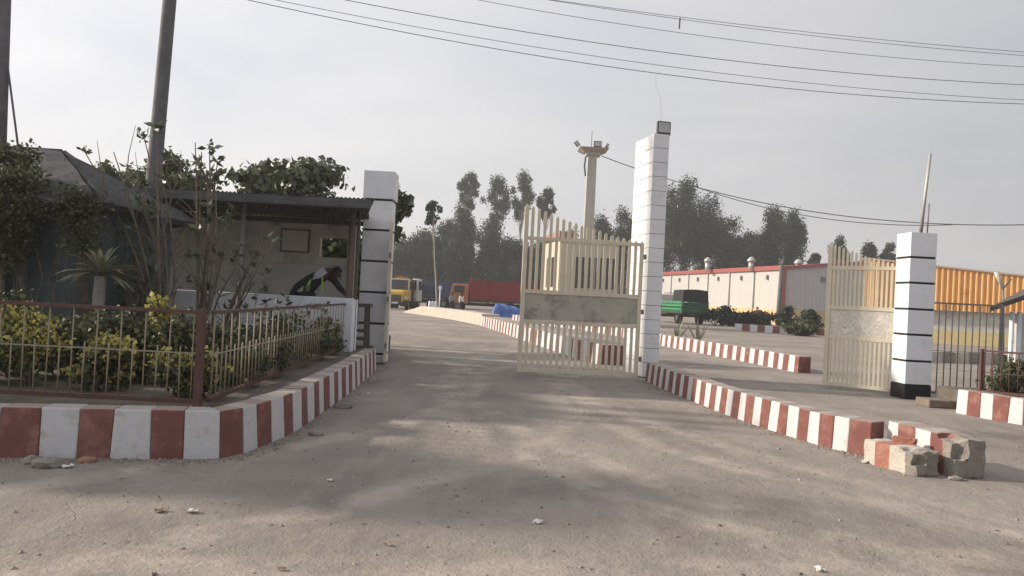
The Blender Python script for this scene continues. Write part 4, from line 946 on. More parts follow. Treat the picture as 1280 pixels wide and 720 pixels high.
# ================================================================== TRUCKS
def wheel(root, x, y, r=0.5, w=0.28):
    t = MB().tube([(x, y - w / 2, r), (x, y - w * .42, r), (x, y + w * .42, r), (x, y + w / 2, r)], [r * .9, r, r, r * .9], 18).build('wheel', TYRE, root, local=True)
    s = -1 if y < 0 else 1
    MB().tube([(x, y + s * (w / 2 + .004), r), (x, y + s * (w / 2 + .02), r)], [r * .55, r * .45], 14).build('rim', GALV, t, local=True, smooth=True)
def paint(n, c): return mat(n, c, 0.45, 0.12, 1.5, 0.05, stain=(c[0] * .6 + .06, c[1] * .6 + .05, c[2] * .6 + .04), stain_scale=1.2)
DARKM = mat('dark_chassis', (0.03, 0.03, 0.032), 0.7, 0.2)
def truck(name, label, loc, rz, L, cab_m, body_m, body_h=1.4, body_z=1.15, bonnet=None, axles=(1.0, 1), ribs=True, W_=2.4, cab_h=2.6, load=None, front_m=None):
    """local +X is forward; parts: chassis, cab, windscreen, doors, grille, lamps, bumper, ribbed cargo body, wheels"""
    t = thing(name, label, 'truck', loc, rz)
    MB().span((-L / 2, -0.45, 0.62), (L / 2 - 0.3, 0.45, 0.88)).build('chassis', DARKM, t, local=True)
    xf = L / 2; cl = 1.7; bl = 1.35 if bonnet else 0.0
    xc1 = xf - bl; xc0 = xc1 - cl; h = cab_h; zb = 0.75
    mb = MB(); hw = W_ / 2 - (0.1 if bonnet else 0)
    prof = [(xc0, zb), (xc1, zb), (xc1, zb + 0.95), (xc1 - 0.22, h), (xc0, h)]
    n = len(prof)
    mb.add([(x, -hw * (1 if z < zb + 1 else .94), z) for x, z in prof] + [(x, hw * (1 if z < zb + 1 else .94), z) for x, z in prof], [tuple(range(n)), tuple(reversed(range(n, 2 * n)))] + [(i, i + n, (i + 1) % n + n, (i + 1) % n) for i in range(n)])
    cabo = mb.build('cab', cab_m, t, local=True, bevel=0.06)
    a, b = Vector((xc1 + 0.012, 0, zb + 1.02)), Vector((xc1 - 0.19, 0, h - 0.12))
    MB().add([(a.x, -hw * .86, a.z), (a.x, hw * .86, a.z), (b.x, hw * .82, b.z), (b.x, -hw * .82, b.z), (a.x - .03, -hw * .86, a.z), (a.x - .03, hw * .86, a.z), (b.x - .03, hw * .82, b.z), (b.x - .03, -hw * .82, b.z)],
             [(0, 1, 2, 3), (7, 6, 5, 4), (0, 4, 5, 1), (1, 5, 6, 2), (2, 6, 7, 3), (3, 7, 4, 0)]).build('windscreen', GLASS_D, t, local=True)
    for s in (-1, 1):
        d_ = MB().span((xc0 + 0.35, s * (hw + 0.006) - 0.015, zb + 0.05), (xc1 - 0.2, s * (hw + 0.006) + 0.015, zb + 0.98)).build('door', cab_m, t, local=True)
        MB().span((xc0 + 0.4, s * hw * .975 - 0.02, zb + 1.03), (xc1 - 0.35, s * hw * .975 + 0.02, h - 0.22)).build('window', GLASS_D, t, local=True)
        MB().span((xc0 + 0.42, s * (hw + .035) - 0.015, zb + 0.72), (xc0 + 0.62, s * (hw + .035) + 0.015, zb + 0.76)).build('handle', DARKM, d_, local=True)
        MB().bar((xc1, s * (hw + .02), zb + 1.5), (xc1 + .12, s * (hw + .22), zb + 1.5), 0.03).build('mirror_arm', DARKM, t, local=True)
        MB().span((xc1 + .08, s * (hw + .28) - .09, zb + 1.1), (xc1 + .13, s * (hw + .28) + .09, zb + 1.5)).build('mirror', DARKM, t, local=True)
    gx = xc1
    if bonnet:
        mb = MB(); bw = 0.72
        vs = []
        for x, hz, w in ((xc1 + 0.003, zb + 1.0, hw * .9), (xc1 + bl * .55, zb + 0.93, bw + .06), (xf - .08, zb + .84, bw), (xf, zb + .62, bw - .03)):
            vs += [(x, -w, zb - .05), (x, w, zb - .05), (x, w, hz - .12), (x, w * .82, hz), (x, -w * .82, hz), (x, -w, hz - .12)]
        fs = [tuple(reversed(range(6))), tuple(range(18, 24))]
        for i in range(3): fs += [(i * 6 + k, i * 6 + (k + 1) % 6, i * 6 + 6 + (k + 1) % 6, i * 6 + 6 + k) for k in range(6)]
        mb.add(vs, fs).build('bonnet', bonnet, t, local=True, bevel=0.03); gx = xf
        for s in (-1, 1): MB().add([(xf - 1.15, s * .78, .8), (xf - .05, s * .78, .8), (xf - .05, s * 1.14, .8), (xf - 1.15, s * 1.14, .8), (xf - 1.15, s * .78, 1.25), (xf - .12, s * .78, 1.2), (xf - .12, s * 1.1, 1.12), (xf - 1.15, s * 1.1, 1.2)],
                                   [(3, 2, 1, 0), (4, 5, 6, 7), (0, 1, 5, 4), (1, 2, 6, 5), (2, 3, 7, 6), (3, 0, 4, 7)]).build('wing', bonnet, t, local=True, bevel=0.05)
    gw = 0.55 if bonnet else 0.8
    gr = MB().span((gx + .004, -gw, zb + .02), (gx + .04, gw, zb + .55)).build('grille', DARKM, t, local=True)
    for k in range(5): MB().span((gx + .042, -gw, zb + .08 + k * .1), (gx + .06, gw, zb + .11 + k * .1)).build('slat', GALV, gr, local=True)
    for s in (-1, 1): MB().tube([(gx + .01, s * .93, zb + .22), (gx + .06, s * .93, zb + .22)], 0.13, 12).build('headlight', LAMP_G, t, local=True, smooth=True)
    MB().span((gx + .005, -W_ / 2, 0.5), (gx + .16, W_ / 2, 0.72)).build('bumper', DARKM, t, local=True, bevel=0.03)
    MB().span((gx + .162, -0.28, 0.53), (gx + .175, 0.28, 0.67)).build('number_plate', PLASTER_W, t, local=True)
    # cargo body
    bx0, bx1 = -L / 2 - 0.2, xc0 - 0.12; z0, z1 = body_z, body_z + body_h; th = 0.06
    MB().span((bx0, -W_ / 2, z0 - .1), (bx1, W_ / 2, z0)).build('cargo_floor', DARKM, t, local=True)
    for s in (-1, 1):
        sd = MB().span((bx0, s * (W_ / 2 - th / 2) - th / 2, z0 + .002), (bx1, s * (W_ / 2 - th / 2) + th / 2, z1)).build('side_board', body_m, t, local=True)
        if ribs:
            nr = int((bx1 - bx0) / 0.75)
            for k in range(nr + 1):
                x = bx0 + .06 + (bx1 - bx0 - .12) * k / nr; MB().span((x - .05, s * (W_ / 2 + .004) + (0 if s > 0 else -.07), z0 + .05), (x + .05, s * (W_ / 2 + .004) + (.07 if s > 0 else 0), z1 - .05)).build('rib', body_m, sd, local=True)
            MB().span((bx0, s * (W_ / 2 + .004) + (0 if s > 0 else -.085), z0 + body_h * .12), (bx1, s * (W_ / 2 + .004) + (.085 if s > 0 else 0), z0 + body_h * .2)).build('rail', body_m, sd, local=True)
            MB().span((bx0, s * (W_ / 2) - .06, z1 + .002), (bx1, s * (W_ / 2) + .06, z1 + .09)).build('rail', body_m, sd, local=True)
    MB().span((bx0 - .05, -W_ / 2 + .065, z0 + .002), (bx0 + .01, W_ / 2 - .065, z1 - .02)).build('tailboard', body_m, t, local=True)
    MB().span((bx1 - .05, -W_ / 2 + .065, z0 + .002), (bx1 + .03, W_ / 2 - .065, z1 + .3)).build('headboard', front_m or body_m, t, local=True)
    if load:
        mb = MB(); vs = []; nx, ny = 16, 8
        for j in range(ny + 1):
            for i in range(nx + 1):
                u, v = i / nx, j / ny; x = bx0 + .1 + (bx1 - bx0 - .2) * u; y = (-1 + 2 * v) * (W_ / 2 - .08)
                vs.append((x, y, z1 - 0.05 + 0.5 * math.sin(math.pi * v) ** .6 * (0.75 + 0.2 * math.sin(u * 11)) * min(1, 6 * u, 6 * (1 - u))))
        mb.add(vs, [(j * (nx + 1) + i, j * (nx + 1) + i + 1, (j + 1) * (nx + 1) + i + 1, (j + 1) * (nx + 1) + i) for j in range(ny) for i in range(nx)]).build('tarpaulin', load, t, local=True, smooth=True)
    for s in (-1, 1):
        wheel(t, xf - (0.55 if bonnet else 0.75), s * (W_ / 2 - .2))
        for xa in axles: wheel(t, -L / 2 + xa, s * (W_ / 2 - .24), w=.42)
    return t
YEL = paint('truck_yellow', (0.62, 0.40, 0.055)); WHT = paint('truck_white', (0.66, 0.64, 0.60)); BLU = paint('truck_blue', (0.045, 0.065, 0.13)); RED = paint('truck_red', (0.22, 0.028, 0.026))
ORN = paint('truck_orange', (0.40, 0.15, 0.06)); BRN = paint('truck_brown', (0.10, 0.055, 0.045)); REDTARP = mat('red_tarp', (0.42, 0.06, 0.05), 0.7, 0.2, 3, 0.3, 5, 0.1)
q = D(499, 380, 69.5); truck('cargo_truck', 'bonneted truck with yellow nose and red tarpaulin parked facing the gate', (q.x, q.y, 0), math.radians(-88), 7.0, paint('cab_cream', (0.55, 0.42, 0.2)), BRN, 1.35, 1.2, bonnet=YEL, load=REDTARP, cab_h=2.75)
q = D(515, 380, 74); truck('cargo_truck', 'white cab truck parked close behind the yellow nosed truck', (q.x + 0.2, q.y, 0), math.radians(-97), 7.0, WHT, BLU, 1.2, 1.2, cab_h=2.85)
q = D(540, 380, 83); truck('cargo_truck', 'dark blue sided truck parked between the white cab truck and the red tipper', (q.x, q.y, 0), math.radians(172), 7.5, BRN, BLU, 1.7, 1.15, axles=(1.0, 2.2))
q = D(562, 380, 88); truck('cargo_truck', 'dark brown truck standing behind the two men', (q.x, q.y, 0), math.radians(-80), 7.0, BRN, BRN, 1.5, 1.15)
q = D(617, 380, 71.5); truck('tipper_truck', 'red tipper truck with orange cab parked side-on beyond the divider', (q.x, q.y, 0), math.radians(178), 8.0, ORN, RED, 1.75, 1.15, axles=(1.2, 2.5), front_m=paint('sunlit_red', (0.5, 0.06, 0.06)), cab_h=2.6)  # headboard red is brightened in its colour to stand in for sunlight
# green stake truck with dark canopy
gq = D(852, 390, 68); GRN = paint('truck_green', (0.045, 0.24, 0.10))
gt = truck('stake_truck', 'green stake-sided truck with black canopy parked before the white warehouse', (gq.x, gq.y + 1.2, 0), math.radians(101), 6.6, WHT, mat('dark_green_board', (0.02, 0.07, 0.04), 0.6, 0.2), 0.25, 1.0, ribs=False)
for s in (-1, 1):
    for k in range(9):
        x = -3.3 + k * 0.5; MB().bar((x, s * 1.22, 1.0), (x, s * 1.22, 1.95), 0.12, 0.05).build('stake', GRN, gt, local=True)
    for z in (1.3, 1.6, 1.9): MB().bar((-3.45, s * 1.27, z), (0.85, s * 1.27, z), 0.03, 0.16).build('stake_rail', GRN, gt, local=True)
for k in range(5):
    y = -1.1 + k * .55; MB().bar((-3.48, y, 1.0), (-3.48, y, 1.95), 0.05, 0.1).build('stake', MATS['dark_green_board'], gt, local=True)
MB().span((-3.55, -1.2, 1.26), (-3.51, 1.2, 1.9)).build('tailgate', MATS['dark_green_board'], gt, local=True)
mb = MB(); vs = []; CAN = mat('black_canvas', (0.022, 0.024, 0.024), 0.8, 0.25, 3, 0.3, 8, 0.05)
for x in (-3.5, -2.8, -2.0, -1.3):
    for a in range(9):
        t = (0, .035, .15, .32, .5, .68, .85, .965, 1)[a]; y = -1.2 + 2.4 * t; z = 1.95 + 1.0 * min(1, 30 * min(t, 1 - t)) + 0.10 * math.sin(math.pi * t); vs.append((x, y, z))
mb.add(vs, [(i * 9 + a, i * 9 + a + 1, i * 9 + 10 + a, i * 9 + 9 + a) for i in range(3) for a in range(8)] + [tuple(range(9)), tuple(range(27, 36))]).build('canopy', CAN, gt, local=True)
for x in (-0.3, 0.7):
    MB().tube([(x, -1.2, 1.9), (x, -1.2, 2.7), (x, 1.2, 2.7), (x, 1.2, 1.9)], 0.03, 6).build('hoop', GALV, gt, local=True)

# blue tarpaulin heap, far lamp post and boxes
q = D(634, 388, 60)
bt = thing('tarpaulin_heap', 'bright blue tarpaulin heap lying in front of the red tipper truck', 'tarpaulin', (q.x, q.y, 0)); mb = MB(); vs = []
for j in range(9):
    for i in range(17):
        u, v = i / 16, j / 8; z = 1.05 * min(1, 7 * u, 7 * (1 - u)) * min(1, 6 * v, 6 * (1 - v)) * (1.0 - 0.35 * u + .08 * math.sin(u * 23 + v * 9)); vs.append(((u - .5) * 2.6, (v - .5) * 2.0, z))
mb.add(vs, [(j * 17 + i, j * 17 + i + 1, j * 17 + 18 + i, j * 17 + 17 + i) for j in range(8) for i in range(16)]).build('sheet', mat('blue_tarp', (0.045, 0.105, 0.34), 0.5, 0.2, 2, 0.3, 6, 0.05), bt, local=True)
for i in range(9): MB().tube([((i - 4) * .3, -1.02 - 0.02 * (i % 2), 0.0), ((i - 4) * .3 + .05, -0.96, 0.14)], 0.03, 5).build('fold', MATS['blue_tarp'], bt, local=True)
q = D(549, 386, 60)
lp = thing('lamp_post', 'short pale lamp post standing on the whitish far kerb', 'lamp post', (q.x, q.y, 0)); zt_ = D(548.5, 358, 60).z
MB().tube([(q.x, q.y, 0), (q.x, q.y, zt_ - .25)], 0.05, 8).build('post', PLASTER_W, lp, smooth=True); MB().box((q.x, q.y, zt_ - .1), (.22, .2, .3)).build('lamp_head', PLASTER_W, lp, bevel=0.03)
for k, px in enumerate((537, 540.5, 544.5)):
    q = D(px, 382, 57.5)
    tag(MB().tube([(q.x, q.y, 0.0), (q.x, q.y, 0.55), (q.x, q.y, 0.92), (q.x, q.y, .98)], [.10, .10, .10, .05], 8).build('bollard', PLASTER_W, smooth=True), ('small white bollard on the kerb ramp, the one furthest from the lamp post', 'small white bollard on the kerb ramp, the middle one of three', 'small white bollard on the kerb ramp, the one closest to the lamp post')[k], 'bollard', 'white bollards on the ramp')

# ================================================================== TREES
def far_tree(name, label, px, ytop, y, wpx, ybot, leaf_m, nleaf, size, k=12, r0=0.22, group=None, bark=None, depth=1.0, lean=0.0, shell=0.5, frac=(0.26, 0.46)):
    """tree at distance y whose crown spans the given photo rows and width"""
    RNG.bit_generator.state = np.random.default_rng(int(px * 7 + y)).bit_generator.state
    b = D(px + lean, (ytop + ybot) / 2 if not lean else 385, y); base = Vector((b.x, y, 0)); zt, zb = D(px, ytop, y).z, max(0.5, D(px, ybot, y).z)
    cx = D(px, (ytop + ybot) / 2, y).x; rx = wpx / 2 * y / F_PX
    c = (cx, y, (zt + zb) / 2); cl = make_clumps(c, (rx, rx * depth, (zt - zb) / 2), k, frac)
    cl.append((cx, y, zt - (zt - zb) * .14, rx * .42, rx * .42, (zt - zb) * .14))
    return tree(name, label, 'tree', base, (cx, y, zt - (zt - zb) * .2), r0, cl, nleaf, size, leaf_m, bark, group, shell=shell)
GL, GR, GE = 'dark trees behind the parked trucks', 'tall trees behind the white warehouse', 'tall eucalyptus trees'
for k, (px, yt, y, w, lab) in enumerate(((500, 296, 124, 52, 'dark round tree behind the yellow nosed truck'), (530, 284, 130, 50, 'dark bushy tree behind the slender sapling'), (562, 272, 128, 48, 'dark tree behind the orange cab'),
                                    (574, 250, 134, 30, 'taller ragged dark tree behind the red tipper cab'), (612, 272, 128, 52, 'broad dark tree behind the red tipper body'), (642, 296, 126, 46, 'dark tree behind the free end of the picket gate'), (676, 300, 128, 54, 'dark tree seen through the pickets beside the cream cabin'))):
    far_tree('broadleaf_tree', lab, px, yt, y, w * 1.5, 390, LEAF_F, 21000, 0.32, 36, 0.2, GL, frac=(0.2, 0.38))
for px, yt, yb, w, lab in ((588, 214, 268, 32, 'slim eucalyptus with open crown, leaning over the ragged dark tree'), (621, 217, 288, 42, 'eucalyptus with broad drooping crown and bare pale trunk'), (653, 212, 286, 34, 'tallest eucalyptus with a narrow split crown'), (683, 234, 284, 24, 'eucalyptus with small tufted crown beside the picket gate')):
    far_tree('eucalyptus_tree', lab, px, yt, 145, w * 1.2, yb, LEAF_E, 4600, 0.32, 17, 0.24, GE, BARK_P, frac=(0.18, 0.34))
sp = far_tree('slender_tree', 'slender sapling with small round crown on a thin bare trunk', 541, 250, 63, 25, 284, LEAF_E, 750, 0.24, 11, 0.08, None, BARK_P, lean=5.5, frac=(0.2, 0.36))
for px, yt, y, w, yb, lab in ((713, 285, 135, 40, 372, 'dark tree behind the foot of the light mast'), (748, 266, 135, 42, 372, 'dark tree beside the concrete light mast'), (776, 256, 138, 36, 372, 'dark tree half hidden by the tall white pillar')):
    far_tree('broadleaf_tree', lab, px, yt, y, w * 1.2, yb, LEAF_F, 12000, 0.33, 20, 0.22, GL)
for px, yt, y, w, lab, n_ in ((838, 226, 128, 50, 'tall dark tree rising just beside the tall white pillar', 5200), (858, 217, 132, 46, 'tallest leafy tree behind the white warehouse', 5200), (886, 240, 130, 52, 'dense tree behind the warehouse ventilator', 5200), (915, 268, 128, 44, 'lower ragged tree behind the middle of the white warehouse', 3600),
                              (938, 288, 126, 36, 'low tree between the dense tree and the twin crowned tree', 2600), (962, 256, 130, 38, 'twin crowned tree above the corner of the white warehouse', 4200), (988, 263, 131, 32, 'narrow tree leaning beside the twin crowned tree', 3000)):
    far_tree('broadleaf_tree', lab, px, yt, y, w * 1.3, 358, LEAF_E, int(n_ * 3.2), 0.30, 26, 0.25, GR, depth=0.9)
for px, yt, w, lab in ((1018, 316, 18, 'small round tree above the warehouse gable'), (1049, 294, 28, 'round tree behind the tall end of the lit picket gate'), (1086, 302, 30, 'round tree behind the middle of the lit picket gate'), (1112, 303, 26, 'round tree behind the short white pillar')):
    far_tree('broadleaf_tree', lab, px, yt, 125, w, 350, LEAF_E, 4200, 0.32, 12, 0.2, 'round trees beyond the warehouse gable')
# far-off wood that closes the view
n_ = 80000; x = RNG.uniform(-170, 210, n_); hmax = np.where(x > 62, 0.55, 1.0) * 11.0 + 2.2 * np.sin(x * .11) + 1.6 * np.sin(x * .29 + 1) + 1.2 * np.sin(x * .71)
p = np.stack([x, 185 + RNG.normal(0, 4, n_), hmax * RNG.random(n_) ** 1.2], 1)
o = np_mesh('distant_wood', leaf_faces(p, 0.9, 0.5), 4, LEAF_F, kind='stuff'); o['label'] = 'dark distant wood behind the yard'; o['category'] = 'wood'

# trees behind the shelter
def near_tree(name, label, cx, cy, zc, rad, y, base_x, nleaf, size, leaf_m, k, r0, aspect=0.42):
    base = Vector((base_x, y, BZ if y < 20 and base_x < -3 else 0)); cl = make_clumps((cx, cy, zc), rad, k, (0.26, 0.42))
    return tree(name, label, 'tree', base, (cx, cy, zc + rad[2] * .3), r0, cl, nleaf, size, leaf_m, BARK, None, aspect=aspect, droop=0.35)
c = D(372, 240, 22); near_tree('large_leaved_tree', 'large leaved tree spreading above the guard shelter roof', c.x, 22, c.z - .05, (2.4, 1.6, 1.2), 22, c.x + .3, 5200, 0.19, LEAF_B, 22, 0.14, 0.40)
c = D(495, 258, 21.5); near_tree('large_leaved_tree', 'large leaved tree hanging out behind the broad white pillar', c.x - .1, 21.5, c.z, (0.62, 0.6, 1.05), 21.5, c.x - .55, 1900, 0.19, LEAF_B, 10, 0.09, 0.40)
c = D(198, 232, 21); near_tree('bushy_tree', 'bushy mid green tree around the foot of the leaning utility pole', c.x, 21, c.z - .1, (1.6, 1.2, 1.1), 21, c.x, 7500, 0.12, LEAF_M, 15, 0.12)
c = D(122, 228, 19.5); near_tree('bushy_tree', 'small bushy tree between the thatched hut and the shelter roof', c.x, 19.5, c.z - .1, (0.75, 0.7, 0.9), 19.5, c.x, 2200, 0.12, LEAF_M, 9, 0.08)
c = D(420, 320, 18.3); shrub('leafy_shrub', 'leafy shrub showing through the opening in the shelter back wall', 'shrub', (c.x, 18.3, BZ), (1.1, 0.5, 1.5), 11000, 0.15, LEAF_M, None, 24)
# unseen trees added on the near left to cast shade over the street
for bx, by, zt, lab in ((-12.8, 8.2, 7.0, 'unseen tree beyond the hut, added to shade the gateway'), (-17, 13.5, 7.0, 'larger unseen tree added for shade further along the flower bed'), (-9.8, 7.5, 4.4, 'low dense unseen tree added for shade at the hut end of the street fence')):
    cl = make_clumps((bx, by, zt * .66), (1.9, 1.7, zt * .34) if zt > 4.5 else (2.2, 1.6, 1.8), 15, (0.26, 0.44)); tree('added_shade_tree', lab, 'tree', (bx, by, BZ if bx > -14 else 0), (bx, by, zt * .85), 0.13, cl, 3600, 0.17, LEAF_M, BARK)

# ================================================================== PLANTS IN THE BED
YB_ = 'yellow tipped shrubs behind the fence'
for px, y, rx, rz2, ny, lab in ((42, 8.0, 0.66, 0.44, 900, 'wide yellow tipped shrub behind the street fence, nearest the hut post'), (128, 7.9, 0.46, 0.34, 520, 'low yellow tipped shrub beside the wide one behind the street fence'), (-40, 8.2, 0.55, 0.40, 500, 'yellow tipped shrub at the hut end of the street fence'),
                            (232, 7.7, 0.42, 0.25, 420, 'low yellow tipped shrub at the foot of the corner post')):
    q = D(px, 420, y); shrub('yellow_shrub', lab, 'shrub', (q.x, y, BZ), (rx, 0.38, rz2), 1100, 0.055, LEAF_D, YB_, 10, LEAF_Y, ny, 0.05)
q = D(192, 400, 8.6); shrub('yellow_shrub', 'upright bright yellow green shrub rising above the fence rail', 'shrub', (q.x, 8.6, BZ), (0.27, 0.25, 0.50), 600, 0.06, LEAF_D, YB_, 9, LEAF_Y, 900, 0.06)
for k, (px, y, rx, rz2, lab) in enumerate(((20, 8.9, .8, .50, 'dark hedge bush in front of the hut post'), (85, 8.7, .7, .44, 'dark hedge bush in front of the dwarf palm'), (165, 8.8, .7, .42, 'dark hedge bush behind the upright yellow shrub'), (222, 8.7, .65, .40, 'dark hedge bush near the corner post'),
                             (285, 8.8, .6, .38, 'dark hedge bush just past the corner post'), (312, 9.8, .7, .38, 'dark hedge bush before the grey shelter post'), (345, 11.2, .7, .40, 'dark hedge bush below the notice board'), (375, 12.4, .7, .42, 'dark hedge bush below the slumped guard'), (400, 13.6, .5, .32, 'dark hedge bush at the shelter end of the fence'))):
    q = D(px, 440, y); shrub('hedge_bush', lab, 'shrub', (q.x, y, BZ), (rx, .45, rz2), 2300, 0.055, LEAF_D, 'dark hedge bushes in the flower bed', 10)
# dwarf palm
q = D(122, 400, 10.0); ct = D(126, 336, 10.0)
pm = thing('dwarf_palm', 'dwarf palm with pale stem and drooping blade leaves before the white parapet', 'palm', (q.x, 10.0, BZ))
MB().tube([(q.x, 10.0, BZ), (q.x - .01, 10, .9), (ct.x, 10, ct.z - .1)], [0.10, 0.085, 0.07], 10).build('trunk', mat('palm_bark', (0.24, 0.22, 0.2), 0.9, 0.25, 12, 0.6, 25, 0.03), pm, smooth=True)
for k in range(44):
    a = RNG.uniform(0, 6.28); el = RNG.uniform(-0.1, 1.25); L = RNG.uniform(.42, .68); d = Vector((math.cos(a) * math.cos(el), math.sin(a) * math.cos(el), math.sin(el)))
    s = d.cross(Vector((0, 0, 1))).normalized(); p0 = Vector((ct.x, 10, ct.z - .06)); vs = []
    for i, (t, w) in enumerate(((0, .012), (.35, .03), (.7, .026), (1, .003))):
        c = p0 + d * L * t + Vector((0, 0, -0.36 * L * t * t)); vs += [c - s * w + Vector((0, 0, w * .5)), c, c + s * w + Vector((0, 0, w * .5))]
    MB().add(vs, [(i * 3 + j, i * 3 + j + 1, i * 3 + 4 + j, i * 3 + 3 + j) for i in range(3) for j in range(2)]).build('leaf', LEAF_A, pm)
# straggly shrubs with bare branches and leaf tufts at their ends
def straggler(label, foot, tips, tuft=0.11, twig=True, r0=0.028, nleaf=9, name='straggly_shrub'):
    foot = Vector(foot); t = thing(name, label, 'shrub', foot); mb = MB(); lp_ = []
    for tip, leafy in tips:
        tip = Vector(tip); d = tip - foot; pts = []
        bend = Vector((RNG.normal() * .12, RNG.normal() * .12, 0))
        for i in range(7): s = i / 6; pts.append(foot + d * s + bend * math.sin(s * 3.14) + Vector((d.x * (s * s - s) * .5, 0, 0)))
        mb.tube(pts, [r0 * (1 - .75 * i / 6) for i in range(7)], 6, False)
        if twig:
            for k in range(5):
                i = int(RNG.integers(2, 6)); a = pts[i]; e = a + Vector((RNG.normal() * .22, RNG.normal() * .2, abs(RNG.normal()) * .32 + .08)); m_ = a.lerp(e, .5) + Vector((RNG.normal() * .03, 0, .03))
                mb.tube([a, m_, e], [r0 * .35, r0 * .22, .003], 5, False)
                if RNG.random() < .35 and leafy: lp_.append((e, .6))
        if leafy: lp_.append((pts[-1], leafy))
    mb.build('branches', BARK, t, smooth=True)
    P_, Dd = [], []
    for e, s in lp_:
        for k in range(int(nleaf * (0.6 + s * .5))):
            P_.append(e + Vector(RNG.normal(size=3) * .025 * s)); dd_ = RNG.normal(size=3); dd_[2] = abs(dd_[2]) * .5; Dd.append(unit(dd_))
    if P_: np_mesh('leaves', leaf_faces(np.array(P_), tuft, 0.26, outward=np.array(Dd) * 1.5), 4, LEAF_B, t)
    return t
Y1 = 10.8
def T(px, py, y=Y1, s=1.0): return (tuple(D(px, py, y)), s)
f0 = D(205, 430, Y1); f0.z = BZ
straggler('tall straggly shrub with leaf tufts against the leaning utility pole', f0, [T(104, 186), T(180, 172, 10.9, 1.4), T(197, 158, 10.7, 1.3), T(212, 195), T(160, 208, 11, .8), T(142, 190, 10.8, 0), T(228, 200, 10.8, 0), T(202, 222), T(170, 235)], 0.12)
f1 = D(247, 430, 11.3); f1.z = BZ
straggler('straggly shrub with large leaves beside the grey shelter post', f1, [T(262, 186, 11.3, 1.6), T(272, 202, 11.3, 1.8), T(258, 212, 11.2, 1.5), T(268, 228, 11.3, 1.3), T(252, 190, 11.2, 0), T(244, 178, 11.2, 0), T(290, 262, 11.3, 1.0), T(262, 275, 11.2, .9)], 0.13)
f2 = D(272, 420, 12.2); f2.z = BZ
straggler('low forked shrub with bare branches before the white parapet', f2, [T(318, 352, 12.2, 0), T(330, 300, 12.2, 1.2), T(318, 318, 12.2, 1.0), T(250, 345, 12.2, 0), T(345, 300, 12.1, 1.3), T(295, 335, 12.2, 0)], 0.11)
f3 = D(165, 430, 11.6); f3.z = BZ
straggler('many stemmed bare shrub between the dwarf palm and the shelter', f3, [T(px, py, 11.6 + RNG.normal() * .3, s) for px, py, s in ((120, 262, .5), (140, 252, .6), (160, 262, .5), (178, 270, .6), (195, 262, 0), (212, 275, .5), (150, 290, .5), (130, 285, .4), (225, 290, .5), (185, 295, .4), (205, 300, 0))], 0.08, nleaf=7)
f4 = D(392, 430, 13.6); f4.z = BZ
straggler('small weedy shrub against the white parapet under the guard', f4, [T(385, 392, 13.6, .8), T(400, 398, 13.6, .7), T(372, 396, 13.6, .6), T(410, 402, 13.6, .6), T(360, 380, 13.6, .8)], 0.09, r0=0.012)
f5 = D(322, 430, 13.2); f5.z = BZ
straggler('small dark weed against the white parapet beside the grey post', f5, [T(320, 372, 13.2, .8), T(310, 385, 13.2, .7), T(332, 388, 13.2, .7), T(345, 378, 13.2, .6)], 0.10, r0=0.012)
# right bed hedge
for k, (x, y, lab) in enumerate(((8.55, 12.9, 'trimmed dark hedge bush at the grille end of the right bed'), (9.2, 12.2, 'trimmed dark hedge bush in the middle of the right bed'), (9.9, 11.3, 'trimmed dark hedge bush behind the red fence posts'), (10.4, 12.9, 'taller hedge bush below the kiosk canopy'), (11.2, 12.2, 'taller hedge bush at the kiosk side of the bed'))):
    shrub('hedge_bush', lab, 'shrub', (x, y, 0.33), (.62, .5, .36 if k < 3 else .5), 2400, 0.05, LEAF_D, 'trimmed bushes of the right bed', 11)
# blade plants in the yard
for px, py, y, lab in ((846, 420, 33, 'spiky blade plant beside the kerb, closer to the tall pillar'), (872, 428, 31, 'spiky blade plant beside the kerb, further from the tall pillar')):
    q = D(px, py, y); bp = thing('blade_plant', lab, 'plant', (q.x, y, 0), 0, 'blade plants beside the kerb')
    for k in range(15):
        a = RNG.uniform(0, 6.28); el = RNG.uniform(.5, 1.45); L = RNG.uniform(.7, 1.25); d = Vector((math.cos(a) * math.cos(el), math.sin(a) * math.cos(el), math.sin(el))); s = d.cross(Vector((0, 0, 1))).normalized() * .045
        p0 = Vector((q.x, y, 0)); MB().add([p0 - s * .6, p0 + s * .6, p0 + d * L * .5 + s, p0 + d * L * .5 - s, p0 + d * L], [(0, 1, 2, 3), (3, 2, 4)]).build('leaf', LEAF_A, bp)
# bushes before the white warehouse
for px, y, rx, rz2, fl_, lab in ((893, 66, 1.6, 1.0, 0, 'dark bush close behind the green stake truck'), (915, 67, 1.6, .85, 0, 'dark bush between the green truck and the red flowering bush'), (932, 67, 1.4, .75, 0, 'low bush beside the red flowering bush'), (951, 66, 1.3, .75, 60, 'red flowering bush before the warehouse corner'), (985, 68, 1.3, .95, 0, 'dark bush at the foot of the warehouse gable'), (1010, 66, 1.3, 1.0, 0, 'dark bush further along the foot of the warehouse gable')):
    q = D(px, 395, y); shrub('yard_bush', lab, 'shrub', (q.x, y, 0), (rx, 1.0, rz2), 1500, 0.24, LEAF_F, 'bushes before the white warehouse', 9, LEAF_R if fl_ else None, fl_, .3)
q = D(998, 415, 50); shrub('branch_heap', 'heap of cut dark branches lying in the yard before the far striped kerb', 'branches', (q.x, 50, 0), (1.25, .8, .52), 1700, 0.22, LEAF_D, None, 10)

